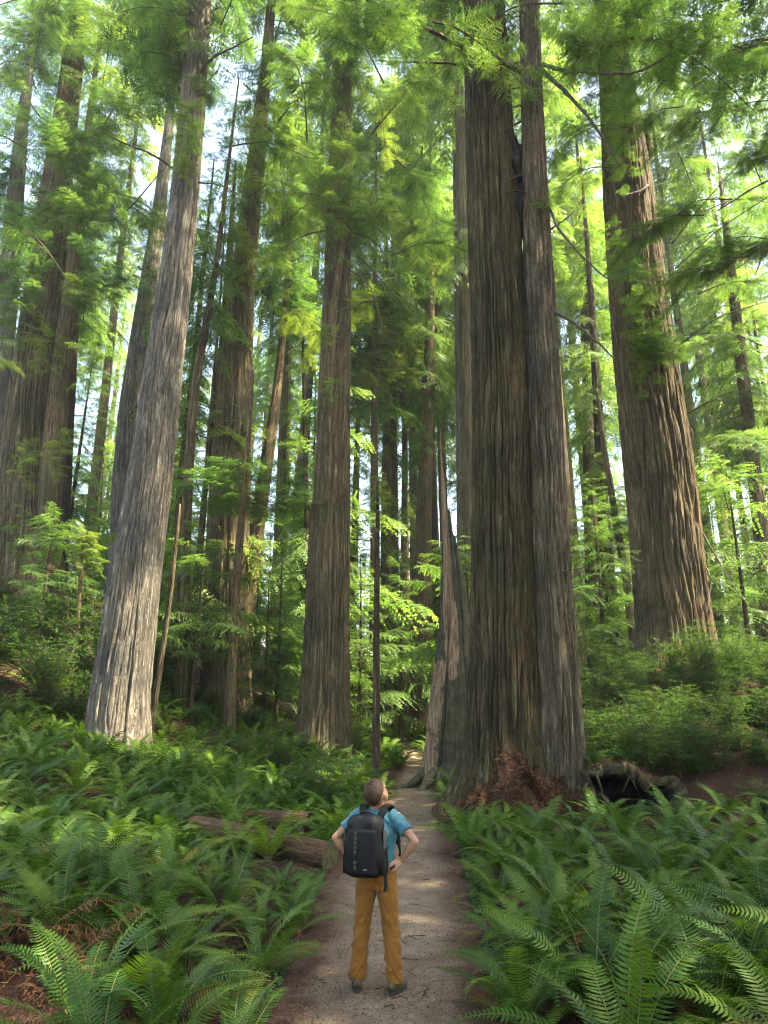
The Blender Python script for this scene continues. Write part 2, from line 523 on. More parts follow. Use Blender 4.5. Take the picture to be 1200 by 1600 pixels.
def height(x, y):
    x = np.asarray(x, float); y = np.asarray(y, float)
    d = np.abs(x - path_x(y)) - path_w(y)
    off = sstep(0.0, 1.8, d)
    ym = np.clip(y, 4, 40)
    left = 0.045 * np.maximum(0, -x - 1.5) ** 1.7 * np.clip(ym / 22, 0.25, 1.6) + 0.06 * np.maximum(0, ym - 20) * sstep(0.0, 3.0, -x)
    left = 12 * np.tanh(left / 12)
    right = 2.3 * sstep(3.2, 9.5, x) * sstep(17.0, 26.0, y) + 1.15 * sstep(5.0, 7.5, x) * sstep(15.2, 17.5, y) + 0.12 * sstep(1, 4, x)
    far = 0.03 * np.maximum(0, y - 32)
    bump = 0.16 * fbm(x * 0.55, y * 0.55, 3, 3) + 0.04 * vnoise(x * 2.3, y * 2.3, 0, 9)
    return (left + right + bump * np.exp(-np.maximum(0, y - 60) / 80)) * off + 0.06 * sstep(0, 0.5, d) + far + 0.012 * vnoise(x * 2, y * 2, 0, 21)

def hz(x, y):
    return float(height(np.array([x]), np.array([y]))[0])

def build_ground():
    g = np.concatenate([-np.geomspace(600, 26, 22), np.linspace(-25, 25, 201), np.geomspace(26, 600, 22)])
    gy = np.concatenate([-np.geomspace(300, 11, 14), np.linspace(-10, 45, 221), np.geomspace(46, 900, 34)])
    X, Y = np.meshgrid(g, gy, indexing='ij')
    Z = height(X, Y)
    V = np.stack([X, Y, Z], -1).reshape(-1, 3)
    n, m = X.shape
    i = np.arange(n - 1)[:, None] * m; j = np.arange(m - 1)[None, :]
    Q = np.stack([i + j, i + m + j, i + m + j + 1, i + j + 1], -1).reshape(-1, 4)
    o = link('ground', new_mesh('ground', V, Q, M['ground'], smooth=True))
    tag(o, 'brown forest floor of soil and fallen redwood needles under the ferns', None, None, 'structure')
    # path
    ys = np.concatenate([np.linspace(-6, 30, 260), np.linspace(30.2, 48, 60)])
    k = 25
    s = np.linspace(-1, 1, k)
    cx = np.interp(ys, PATH[:, 1], PATH[:, 0]); w = path_w(ys)
    ker = np.hanning(15); ker /= ker.sum()
    cx = np.convolve(np.pad(cx, 7, mode='edge'), ker, 'valid'); w = np.convolve(np.pad(w, 7, mode='edge'), ker, 'valid')
    wl = w * (1 + 0.10 * vnoise(ys * 1.7, 0 * ys, 0, 5) + 0.05 * vnoise(ys * 6, 0 * ys, 0, 6)) + 0.10
    wr = w * (1 + 0.10 * vnoise(ys * 1.7, 0 * ys + 9, 0, 5) + 0.05 * vnoise(ys * 6, 0 * ys + 9, 0, 6)) + 0.10
    S = s[None, :]
    X = cx[:, None] + np.where(S < 0, S * wl[:, None], S * wr[:, None])
    Y = np.repeat(ys[:, None], k, 1)
    Z = height(X, Y) + 0.022 - 0.016 * np.abs(S) ** 6 + 0.006 * vnoise(X * 7, Y * 7, 0, 31)
    V = np.stack([X, Y, Z], -1).reshape(-1, 3)
    i = np.arange(len(ys) - 1)[:, None] * k; j = np.arange(k - 1)[None, :]
    Q = np.stack([i + j, i + j + 1, i + k + j + 1, i + k + j], -1).reshape(-1, 4)
    E = np.repeat((np.abs(s) ** 1.6)[None, :], len(ys), 0).reshape(-1)
    o = link('path', new_mesh('path', V, Q, M['path'], smooth=True, attrs={'edge': E}))
    tag(o, 'trodden earth footpath running straight ahead between the ferns', None, None, 'structure')
build_ground()

# ------------------------------------------------------------------ foliage library
def make_bough(rng, L=3.0, nb=46, leaf=0.075, lw=0.034, sp=0.045, droop=0.16, wr=0.30, curve=0.1):
    """one flat, drooping conifer bough along +X: twigs and needle sprays. Returns leaf verts/tris/tint and twig verts/faces"""
    n = 14
    t = np.linspace(0, 1, n)
    lat = L * curve * rng.normal() * t ** 2
    ax = np.stack([L * t * (1 - 0.06 * t), lat, L * (0.10 * t - droop * 1.6 * t ** 2)], -1)
    tb = np.sort(rng.uniform(0.10, 0.99, nb))
    base = np.stack([np.interp(tb, t, ax[:, k]) for k in range(3)], -1)
    tan = np.gradient(ax, axis=0)
    tan = np.stack([np.interp(tb, t, tan[:, k]) for k in range(3)], -1)
    tan /= np.linalg.norm(tan, axis=1)[:, None]
    side = np.where(np.arange(nb) % 2 == 0, 1.0, -1.0)
    up = np.array([0, 0, 1.0])
    latv = np.cross(up, tan); latv /= np.linalg.norm(latv, axis=1)[:, None]
    ang = np.radians(rng.uniform(38, 68, nb))
    d = tan * np.cos(ang)[:, None] + latv * (side * np.sin(ang))[:, None] + up * rng.normal(-0.10, 0.16, nb)[:, None]
    d /= np.linalg.norm(d, axis=1)[:, None]
    prof = np.clip((1 - tb), 0, 1) ** 0.65 * np.clip(0.35 + tb * 2.2, 0, 1)
    l = L * wr * prof * rng.uniform(0.55, 1.25, nb) + 0.09 * L * rng.uniform(0.6, 1.2, nb)
    m = np.maximum(3, (l / sp).astype(int))
    idx = np.repeat(np.arange(nb), m)
    s = (np.arange(m.sum()) - np.repeat(np.cumsum(m) - m, m)) / np.repeat(m, m)
    s = np.clip(s + 0.06 + rng.normal(0, 0.02, len(s)), 0.02, 1.0)
    sl = s * l[idx]
    sag = 0.22 * l[idx] * s ** 2
    p = base[idx] + d[idx] * sl[:, None] - up * sag[:, None]
    dd = d[idx] - up * (0.44 * s)[:, None]
    dd /= np.linalg.norm(dd, axis=1)[:, None]
    perp = np.cross(dd, up); perp /= np.linalg.norm(perp, axis=1)[:, None] + 1e-6
    V = []; tint = []
    tb_t = rng.normal(0, 0.15, nb)
    for sg in (1, -1):
        k = len(s)
        ld = dd * rng.uniform(0.35, 0.8, k)[:, None] + perp * sg * rng.uniform(0.7, 1.0, k)[:, None] + rng.normal(0, 0.22, (k, 3))
        ld /= np.linalg.norm(ld, axis=1)[:, None]
        ll = leaf * (1.15 - 0.55 * s) * rng.uniform(0.7, 1.3, k)
        w = lw * rng.uniform(0.7, 1.2, k)
        a = p - dd * (w / 2)[:, None]; b = p + dd * (w / 2)[:, None]; c = p + ld * ll[:, None]
        V.append(np.stack([a, b, c], 1).reshape(-1, 3))
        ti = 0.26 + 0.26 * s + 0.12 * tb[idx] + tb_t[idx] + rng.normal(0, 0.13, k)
        tint.append(np.repeat(ti, 3))
    V = np.concatenate(V); tint = np.concatenate(tint)
    T = np.arange(len(V)).reshape(-1, 3)
    # twigs
    A = Acc()
    R = 0.011 * L * (1 - t * 0.88) * 0.55
    v, tt, q = tube(ax, R, 4, False)
    A.add(v, tt, q)
    w = 0.006
    a = base; b = base + tan * w * 2; c = base + d * (l * 0.8)[:, None] - up * (0.14 * l)[:, None]
    v = np.stack([a, b, c], 1).reshape(-1, 3)
    A.add(v, np.arange(len(v)).reshape(-1, 3))
    tv, tT, tQ, _, _, _ = A.arrays()
    return dict(V=V, T=T, tint=tint, tV=tv, tT=tT, tQ=tQ, L=L)

def rotz(a):
    c, s = math.cos(a), math.sin(a)
    return np.array([[c, -s, 0], [s, c, 0], [0, 0, 1.0]])

def roty(a):
    c, s = math.cos(a), math.sin(a)
    return np.array([[c, 0, s], [0, 1, 0], [-s, 0, c]])

def rotx(a):
    c, s = math.cos(a), math.sin(a)
    return np.array([[1, 0, 0], [0, c, -s], [0, s, c]])

_r = np.random.default_rng(11)
BOUGH_F = [make_bough(_r, 3.0, 50, 0.112, 0.047, 0.058, droop=_r.uniform(0.06, 0.24), wr=0.36) for _ in range(7)]       # for trees farther off
BOUGH_N = [make_bough(_r, 2.2, 48, 0.062, 0.028, 0.034, droop=_r.uniform(0.02, 0.2), wr=0.36) for _ in range(6)]   # for sprays nearby

def put_bough(A, B, M3, loc, sc, dt=0.0):
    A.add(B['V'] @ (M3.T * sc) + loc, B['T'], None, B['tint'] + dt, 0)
    A.add(B['tV'] @ (M3.T * sc) + loc, B['tT'], B['tQ'], 0.5, 1)

def crown_mesh(name, seed, H, h0, Lmax, nb, lib, shape='cone', pitch=(-0.25, 0.2), gaps=0.0, mat='needle', r0=0.0):
    """boughs set round a stem of height H from height h0 up"""
    rng = np.random.default_rng(seed)
    A = Acc()
    az = rng.uniform(0, 6.28)
    sect = rng.uniform(0.55, 1.25, 9)
    for k in range(nb):
        f = (k + rng.uniform(0, 1)) / nb
        if gaps and vnoise(np.array([f * 9]), np.array([0.3]), 0, seed)[0] < -0.45 * gaps and rng.random() < 0.75:
            continue
        h = h0 + (H - h0) * f
        az += 2.399 + rng.normal(0, 0.35)
        if shape == 'cone':
            L = Lmax * ((1 - f) ** 0.75 * 0.95 + 0.07) * min(1, 0.55 + f * 4)
        elif shape == 'tall':
            L = Lmax * (0.35 + 0.65 * math.sin(min(1, f * 1.5 + 0.15) * 1.57)) * (1 - 0.82 * f ** 4)
        else:
            L = Lmax * math.sqrt(max(0.05, 1 - (2 * f - 0.9) ** 2))
        L *= rng.uniform(0.6, 1.2) * sect[int((az % 6.283) / 6.2832 * 9) % 9]
        L = max(L, 0.25)
        B = lib[rng.integers(len(lib))]
        pt = pitch[0] + (pitch[1] - pitch[0]) * f + rng.normal(0, 0.14)
        M3 = rotz(az) @ roty(-pt) @ rotx(rng.normal(0, 0.25))
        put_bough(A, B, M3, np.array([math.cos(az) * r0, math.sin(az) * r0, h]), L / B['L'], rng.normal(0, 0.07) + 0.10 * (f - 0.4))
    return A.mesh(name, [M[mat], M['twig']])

CROWN = {}
CROWN['young1'] = crown_mesh('crown_young', 1, 14, 1.0, 3.3, 125, BOUGH_F, 'cone')
CROWN['young2'] = crown_mesh('crown_young_gappy', 2, 14, 2.0, 3.5, 110, BOUGH_F, 'cone', pitch=(-0.35, 0.3), gaps=0.6)
CROWN['sunny'] = crown_mesh('crown_sunlit_tint', 3, 14, 1.5, 3.4, 115, BOUGH_F, 'cone', pitch=(-0.2, 0.3), gaps=0.3, mat='needle_yellow')
CROWN['tall1'] = crown_mesh('crown_tall', 4, 20, 0, 3.8, 150, BOUGH_F, 'tall', pitch=(-0.55, 0.1), gaps=0.5, r0=0.2)
CROWN['tall2'] = crown_mesh('crown_tall_sunlit_tint', 5, 20, 0, 3.6, 145, BOUGH_F, 'tall', pitch=(-0.5, 0.15), gaps=0.8, mat='needle_yellow', r0=0.2)
CROWN['tall3'] = crown_mesh('crown_tall_loose', 6, 20, 0, 4.2, 125, BOUGH_F, 'tall', pitch=(-0.6, 0.0), gaps=0.9, r0=0.2)
CROWN['near1'] = crown_mesh('crown_understorey', 7, 6, 0.8, 1.9, 60, BOUGH_N, 'cone', pitch=(-0.1, 0.25))
CROWN['near2'] = crown_mesh('crown_understorey_flat', 8, 6, 1.8, 2.1, 46, BOUGH_N, 'dome', pitch=(-0.15, 0.15), gaps=0.4)

def tuft_mesh(name, seed, n, Lr, mat='needle', spread=6.28, lib=BOUGH_N, up=0.15, zr=0.5):
    rng = np.random.default_rng(seed)
    A = Acc()
    for k in range(n):
        B = lib[rng.integers(len(lib))]
        az = rng.uniform(-spread / 2, spread / 2)
        L = rng.uniform(*Lr)
        M3 = rotz(az) @ roty(-(up + rng.normal(0, 0.3))) @ rotx(rng.normal(0, 0.3))
        put_bough(A, B, M3, np.array([0, 0, rng.normal(0, zr)]), L / B['L'], rng.normal(0, 0.08))
    return A.mesh(name, [M[mat], M['twig']])

def limb_spray(name, seed, L=4.0, n=26, mat='needle'):
    """a drooping limb with boughs on both sides, along +X"""
    rng = np.random.default_rng(seed)
    A = Acc()
    P = bez([(0, 0, 0), (L * 0.35, rng.normal(0, 0.15), 0.12 * L), (L * 0.7, rng.normal(0, 0.3), 0.02 * L), (L, rng.normal(0, 0.4), -0.22 * L)], 10)
    v, t, q = tube(P, np.linspace(0.035, 0.008, len(P)), 5, False)
    A.add(v, t, q, 0.5, 1)
    for k in range(n):
        f = 0.2 + 0.8 * (k + rng.random()) / n
        p = P[min(len(P) - 1, int(f * (len(P) - 1)))]
        az = (1 if k % 2 else -1) * rng.uniform(0.35, 1.2)
        B = BOUGH_N[rng.integers(len(BOUGH_N))]
        Lb = L * rng.uniform(0.22, 0.42) * (1.15 - 0.5 * f)
        put_bough(A, B, rotz(az) @ roty(rng.normal(0.22, 0.22)) @ rotx(rng.normal(0, 0.25)), p, Lb / B['L'], rng.normal(0, 0.08))
    return A.mesh(name, [M[mat], M['twig']])
TUFT = [tuft_mesh('spray_tuft_a', 21, 22, (0.7, 1.5), zr=0.6), tuft_mesh('spray_tuft_b', 22, 26, (0.6, 1.3), zr=0.9),
        limb_spray('limb_spray_a', 23), tuft_mesh('spray_tuft_d', 24, 22, (0.6, 1.4), mat='needle_yellow', zr=0.6),
        limb_spray('limb_spray_b', 25, 4.5, 32), limb_spray('limb_spray_c', 26, 4.0, 28, 'needle_yellow')]

# ------------------------------------------------------------------ trunks
def trunk_profile(spec, Y, H, below=0.6):
    """spec: (picture y, x centre, width) rows from base to top -> centres and radii"""
    P = []; R = []
    for (y, xc, w) in spec:
        p = at(xc, y, Y)
        P.append(p); R.append(w * 0.5 / FPX * depth_of(p))
    P = np.array(P); R = np.array(R)
    o = np.argsort(P[:, 2]); P = P[o]; R = R[o]
    if P[-1, 2] < H:
        d = (P[-1] - P[-2]) / (P[-1, 2] - P[-2, 2])
        top = P[-1] + np.array([d[0] * 0.5, 0, 1]) * (H - P[-1, 2])
        mid = P[-1] * 0.5 + top * 0.5
        rt = max(0.04, R[-1] * 0.22)
        P = np.vstack([P, mid, top]); R = np.concatenate([R, [R[-1] * 0.68, rt]])
    gz = hz(P[0, 0], P[0, 1])
    if P[0, 2] > gz - below:
        b = P[0].copy(); b[2] = gz - below
        P = np.vstack([b, P]); R = np.concatenate([[R[0] * 1.04], R])
    return P, R, gz

def trunk_mesh(name, P, R, base, mat, ridge=0.15, furrow=0.05, nz=150, seed=0, flare=0.25, flute=0.05, gz=0.0, vis_top=30.0, maxseg=400, twist=0.02, nth=None):
    rng = np.random.default_rng(seed + 100)
    rm = np.median(R[:max(3, len(R) - 2)])
    k = max(10, int(round(2 * math.pi * rm / ridge)))
    if nth is None:
        nth = int(min(maxseg, max(18, k * 8)))
    z0, z1 = P[0, 2], P[-1, 2]
    vt = min(z1, vis_top)
    if z1 > vt + 1:
        zs = np.concatenate([np.linspace(z0, vt, int(nz * 0.85), endpoint=False), np.linspace(vt, z1, max(8, int(nz * 0.15)))])
    else:
        zs = np.linspace(z0, z1, nz)
    # smooth the profile
    zi = P[:, 2]
    fine = np.linspace(z0, z1, 400)
    w = 15
    ker = np.hanning(w + 2)[1:-1]; ker /= ker.sum()
    def sm(a):
        f = np.interp(fine, zi, a)
        return np.interp(zs, fine, np.convolve(np.pad(f, w // 2, mode='edge'), ker, 'valid'))
    cx, cyy, rr = sm(P[:, 0]), sm(P[:, 1]), sm(R)
    th = np.arange(nth) / nth * 2 * np.pi
    TH, Z = np.meshgrid(th, zs)
    h = np.maximum(0, Z - gz)
    U = TH / (2 * np.pi)
    warp = 0.7 * vnoise(U * 8, Z * 0.35, 8, seed + 1) + 0.35 * vnoise(U * 16, Z * 0.9, 16, seed + 2)
    u = U * k + warp + np.round(twist * k) * 0
    a = np.abs(vnoise(u, Z * 0.24 + 3, k, seed + 3))
    b = np.abs(vnoise(u * 2 + 0.5, Z * 0.8, 2 * k, seed + 4))
    c = vnoise(U * k * 2, Z * 3.2, 2 * k, seed + 5)
    depth = furrow * (0.45 - 1.5 * np.clip(1 - a / 0.24, 0, 1) ** 1.1 - 0.75 * np.clip(1 - b / 0.26, 0, 1) + 0.25 * c)
    fl = flute * vnoise(U * 7, Z * 0.06, 7, seed + 6) + flute * 0.6 * vnoise(U * 13, Z * 0.12, 13, seed + 7)
    fb = np.exp(-h / 0.9)
    lobes = flare * fb * (0.6 + 0.9 * vnoise(U * 8, Z * 0.3, 8, seed + 8))
    scale = np.clip(rr / rm, 0.25, 1.4)[:, None]
    r = rr[:, None] * (1 + fl + lobes) + depth * scale
    r = np.maximum(r, 0.01)
    X = cx[:, None] + r * np.cos(TH); Yy = cyy[:, None] + r * np.sin(TH)
    V = np.stack([X, Yy, Z], -1).reshape(-1, 3) - np.asarray(base)
    m = len(zs)
    i = np.arange(m - 1)[:, None] * nth; j = np.arange(nth)[None, :]; kk = (j + 1) % nth
    Q = np.stack([i + j, i + kk, i + nth + kk, i + nth + j], -1).reshape(-1, 4)
    V = np.vstack([V, np.array([cx[-1], cyy[-1], zs[-1]]) - base])
    jj = np.arange(nth)
    T = np.stack([np.full(nth, len(V) - 1), (m - 1) * nth + jj, (m - 1) * nth + (jj + 1) % nth], -1)
    bc = np.stack([r * np.cos(TH), r * np.sin(TH), Z], -1).reshape(-1, 3)
    bc = np.vstack([bc, [[0, 0, zs[-1]]]]) + [seed * 3.7, seed * 1.3, seed * 5.1]
    return new_mesh(name, V, [Q, T], mat, smooth=True, attrs={'bark_co': bc})

def limb(parent, base, pts, r0, r1, name='branch', mat='limb', n=7, seed=0, wob=0.02):
    P = bez(pts, 10)
    rng = np.random.default_rng(seed + 5)
    wv = np.cumsum(rng.normal(0, wob, P.shape), 0) * np.sin(np.linspace(0, np.pi, len(P)))[:, None] * 0.6
    P = P + wv
    R = np.linspace(r0, r1, len(P)) * (1 + 0.10 * rng.normal(size=len(P)))
    v, t, q = tube(P, np.maximum(R, 0.004), n)
    return link(name, new_mesh(name, v - np.asarray(base), [q, t], M[mat], smooth=True), parent)

def tuft_at(parent, base, p, k, sc, rz=None, name='foliage_spray', tilt=(0, 0)):
    o = link(name, TUFT[k], parent, Vector(p) - Vector(base), (tilt[0], tilt[1], random.uniform(0, 6.28) if rz is None else rz), sc)
    return o

KEY = {}
def big_tree(key, label, spec, Y, H, mat, group=None, name='redwood_tree', crown=None, **kw):
    P, R, gz = trunk_profile(spec, Y, H)
    base = np.array([P[0, 0], P[0, 1], gz])
    root = empty(name, base, label, 'tree', group)
    link('trunk', trunk_mesh('trunk', P, R, base, M[mat], gz=gz, **kw), root)
    KEY[key] = (root, base, P, R)
    if crown:
        kind, z0, hh, rs = crown
        x = np.interp(z0, P[:, 2], P[:, 0]); 
        x2 = np.interp(min(z0 + hh, P[-1, 2]), P[:, 2], P[:, 0])
        hm = 20.0 if kind.startswith('tall') else 14.0
        o = link('crown', CROWN[kind], root, (x - base[0], P[0, 1] - base[1], z0 - gz), (0, math.atan2(x2 - x, hh), random.uniform(0, 6.28)), (rs, rs, hh / hm))
        # lean applied about Y after spinning about Z
        o.rotation_mode = 'XYZ'
        o.rotation_euler = (0, math.atan2(x2 - x, hh) * 0.5, 0)
        o.delta_rotation_euler = (0, 0, 0)
    return root

# --- the double trunk by the path
spec_a = [(1285, 800, 150), (1230, 792, 128), (1150, 790, 112), (1000, 789, 102), (900, 788, 98), (750, 785, 92), (600, 783, 87), (450, 776, 79), (300, 769, 73), (150, 762, 65), (0, 756, 58)]
big_tree('main', 'huge dark double-trunked redwood beside the path with a litter heap at its foot', spec_a, 16.6, 48, 'bark_main',
         ridge=0.11, furrow=0.075, nz=200, seed=1, flare=0.45, flute=0.06, vis_top=25, crown=('tall3', 25.5, 24, 1.3))
spec_b = [(1285, 876, 88), (1200, 878, 72), (1100, 873, 65), (1000, 867, 61), (900, 862, 58), (750, 855, 53), (600, 849, 50), (450, 842, 45), (300, 836, 38), (150, 831, 32), (0, 826, 29)]
P, R, gz = trunk_profile(spec_b, 16.3, 40)
root, base, _, _ = KEY['main']
link('trunk', trunk_mesh('trunk', P, R, base, M['bark_stem'], gz=gz, ridge=0.10, furrow=0.05, nz=190, seed=2, flare=0.4, flute=0.04, vis_top=25), root)
PB = P
# charred burl wedged between the two trunks
def lump(name, c, r, mat, seed, base, parent, amp=0.25, n=28):
    th = np.arange(n) / n * 2 * np.pi; ph = np.linspace(0.02, np.pi - 0.02, n // 2 + 2)
    TH, PH = np.meshgrid(th, ph)
    d = np.stack([np.sin(PH) * np.cos(TH), np.sin(PH) * np.sin(TH), np.cos(PH)], -1)
    nn = 1 + amp * (vnoise(TH / (2 * np.pi) * 7, PH * 2.2, 7, seed) + 0.5 * vnoise(TH / (2 * np.pi) * 14, PH * 5, 14, seed + 1))
    V = (d * nn[..., None] * np.asarray(r) + np.asarray(c) - np.asarray(base)).reshape(-1, 3)
    m = len(ph)
    i = np.arange(m - 1)[:, None] * n; j = np.arange(n)[None, :]; k = (j + 1) % n
    Q = np.stack([i + j, i + n + j, i + n + k, i + k], -1).reshape(-1, 4)
    return link(name, new_mesh(name, V, Q, M[mat], smooth=True), parent)
lump('burl', at(803, 262, 16.6), (0.26, 0.45, 0.85), 'char_and_dark_hollow', 5, base, root, 0.35)
lump('burl', at(811, 325, 16.6), (0.22, 0.4, 0.8), 'char_and_dark_hollow', 8, base, root, 0.35)
# long limbs of the slimmer trunk
limb(root, base, [at(815, 112, 16.3), at(760, 85, 15.6), at(690, 58, 14.6), at(620, 22, 13.4), at(540, -20, 12.4)], 0.085, 0.03, seed=1)
limb(root, base, [at(815, 100, 16.3), at(740, 98, 15.9), at(660, 93, 15.4), at(590, 94, 15.0)], 0.06, 0.02, seed=2)
limb(root, base, [at(845, 100, 16.2), at(900, 115, 15.4), at(960, 120, 14.8), at(1010, 108, 14.4), at(1080, 60, 14.0)], 0.06, 0.018, seed=3)
limb(root, base, [at(845, 108, 16.2), at(890, 150, 15.7), at(935, 205, 15.2), at(968, 260, 14.9)], 0.065, 0.022, seed=4)
limb(root, base, [at(855, 318, 16.2), at(880, 365, 15.8), at(925, 415, 15.4), at(958, 440, 15.2)], 0.04, 0.012, seed=5)
limb(root, base, [at(858, 360, 16.2), at(880, 345, 15.8), at(898, 330, 15.6)], 0.03, 0.01, seed=6)
limb(root, base, [at(862, 485, 16.1), at(900, 505, 15.7), at(935, 535, 15.4), at(962, 562, 15.2)], 0.05, 0.015, seed=7)
limb(root, base, [at(870, 895, 16.0), at(890, 891, 15.7), at(917, 885, 15.4)], 0.025, 0.01, seed=8)
for (x0, y0, x1, y1, s) in [(812, 137, 757, 148, 9), (815, 190, 783, 206, 10), (815, 272, 786, 282, 11), (818, 300, 788, 301, 12), (820, 170, 800, 168, 13)]:
    limb(root, base, [at(x0, y0, 16.2), at((x0 + x1) / 2, (y0 + y1) / 2 - 2, 15.9), at(x1, y1, 15.6)], 0.035, 0.014, 'branch_stub', seed=s, mat='log')
# sprays carried by those limbs
for (x, y, Yd, k, sc) in [(560, 20, 12.6, 0, 0.9), (610, 10, 13.2, 1, 0.9), (655, 30, 14, 2, 0.9),
                         (890, 30, 15.2, 1, 1.1), (930, 60, 14.8, 0, 1.0), (985, 60, 14.4, 2, 1.1), (1040, 40, 14.2, 1, 1.0), (1090, 50, 14.0, 0, 0.9), (880, 5, 15.4, 2, 1.0),
                         (640, 60, 14.2, 1, 0.8), (960, 10, 14.5, 0, 1.2), (965, 262, 14.9, 2, 0.5), (935, 150, 14.9, 1, 0.6)]:
    tuft_at(root, base, at(x, y, Yd), k, sc)

# --- the weathered grey tree on the left bank
spec = [(1155, 184, 88), (1080, 190, 84), (1000, 200, 80), (900, 212, 74), (750, 234, 66), (600, 252, 58), (450, 272, 48), (300, 289, 42), (150, 302, 37), (0, 313, 33)]
big_tree('grey', 'leaning pale grey redwood trunk rising from the fern bank on the left', spec, 22, 58, 'bark_grey',
         ridge=0.12, furrow=0.06, nz=200, seed=11, flare=0.25, vis_top=33, crown=('tall3', 28, 30, 1.3))
root, base, P, R = KEY['grey']
for (x, y, k, sc) in [(292, 222, 3, 0.75), (300, 180, 3, 0.7), (285, 255, 3, 0.5), (330, 60, 2, 0.9)]:
    tuft_at(root, base, at(x, y, 21.2), k, sc)
limb(root, base, [at(308, 122, 21.8), at(330, 92, 21.2), at(370, 70, 20.6), at(395, 58, 20.4)], 0.06, 0.02, seed=21)
limb(root, base, [at(268, 262, 21.7), at(240, 240, 21.0), at(190, 220, 20.5), at(150, 200, 20.0)], 0.05, 0.015, seed=22)
limb(root, base, [at(310, 285, 21.8), at(350, 292, 21.4), at(385, 310, 21.2)], 0.035, 0.01, seed=23)

# --- the straight trunk in the middle distance, left of the path
spec = [(1165, 506, 90), (1120, 507, 80), (1000, 511, 69), (900, 513, 65), (750, 518, 57), (600, 523, 48), (450, 527, 42), (350, 529, 37), (250, 531, 33), (150, 534, 29), (0, 538, 25)]
big_tree('centre', 'straight furrowed redwood left of the path with leafy tufts high on its trunk', spec, 29, 66, 'bark_mid',
         ridge=0.12, furrow=0.065, nz=190, seed=12, flare=0.3, vis_top=43, crown=('tall2', 34, 32, 1.5))
root, base, P, R = KEY['centre']
limb(root, base, [at(514, 760, 29.0), at(512, 640, 28.2), at(517, 540, 27.9), at(526, 450, 28.1), at(541, 350, 28.4), at(548, 270, 28.6)], 0.27, 0.08, 'side_stem', 'bark_red', n=14, seed=31, wob=0.004)
for (x, y, k, sc) in [(500, 290, 3, 1.4), (560, 300, 1, 1.5), (540, 250, 3, 1.3), (590, 320, 0, 1.3), (520, 330, 1, 1.2), (470, 300, 2, 1.2), (535, 120, 1, 1.6), (560, 60, 0, 1.7), (500, 80, 3, 1.5), (520, 605, 3, 0.5), (515, 520, 3, 0.5), (620, 330, 2, 1.1)]:
    tuft_at(root, base, at(x, y, 27.4), k, sc)
for (a, b, c, s) in [((543, 340), (580, 352), (635, 400), 32), ((545, 360), (590, 385), (640, 480), 33), ((545, 420), (580, 450), (600, 520), 34), ((543, 380), (600, 440), (655, 500), 35), ((510, 360), (470, 370), (440, 390), 36)]:
    limb(root, base, [at(*a, 28.3), at(*b, 27.8), at(*c, 27.3)], 0.05, 0.012, seed=s)

# --- the leaning red-brown tree on the right-hand mound
spec = [(1045, 1059, 122), (1000, 1055, 114), (900, 1046, 107), (800, 1037, 103), (700, 1026, 97), (600, 1013, 90), (500, 1002, 83), (400, 991, 76), (300, 982, 69), (200, 972, 58), (120, 962, 46), (0, 948, 36)]
big_tree('right', 'thick red-brown redwood leaning inward above the shrubs on the right mound', spec, 26, 60, 'bark_red',
         ridge=0.13, furrow=0.085, nz=190, seed=13, flare=0.25, flute=0.07, vis_top=39, crown=('tall1', 31, 27, 1.4), twist=0.05)
root, base, P, R = KEY['right']
for (x, y, r) in [(1071, 672, (0.22, 0.3, 0.75)), (1079, 745, (0.2, 0.3, 0.4)), (1062, 640, (0.15, 0.3, 0.5)), (1031, 395, (0.2, 0.3, 0.7)), (1010, 225, (0.2, 0.3, 0.9))]:
    lump('burl', at(x, y, 25.6), r, 'bark_dark', int(x), base, root, 0.3)
for (x, y, k, sc) in [(1000, 440, 1, 0.9), (1005, 490, 1, 1.0), (1020, 525, 0, 0.9), (985, 470, 2, 0.8), (1035, 545, 0, 0.8), (1010, 560, 1, 0.7), (960, 370, 1, 0.6), (985, 200, 2, 0.9), (975, 160, 0, 0.9), (960, 100, 1, 1.1), (930, 90, 0, 1.1), (975, 245, 1, 0.7), (985, 870, 3, 0.4)]:
    tuft_at(root, base, at(x, y, 24.2), k, sc)
limb(root, base, [at(1012, 290, 25.0), at(1000, 298, 24.6), at(972, 306, 24.3), at(966, 300, 24.2)], 0.06, 0.025, 'branch_stub', 'bark_grey', seed=41)
for (a, b, c, s) in [((1050, 380), (1100, 320), (1190, 220), 42), ((1055, 420), (1120, 360), (1210, 300), 43), ((1060, 540), (1120, 500), (1200, 470), 44), ((1085, 860), (1110, 900), (1105, 960), 45), ((1080, 800), (1110, 850), (1155, 930), 46), ((1062, 650), (1110, 630), (1130, 625), 47)]:
    limb(root, base, [at(*a, 25.6), at(*b, 25.0), at(*c, 24.4)], 0.045, 0.012, seed=s)

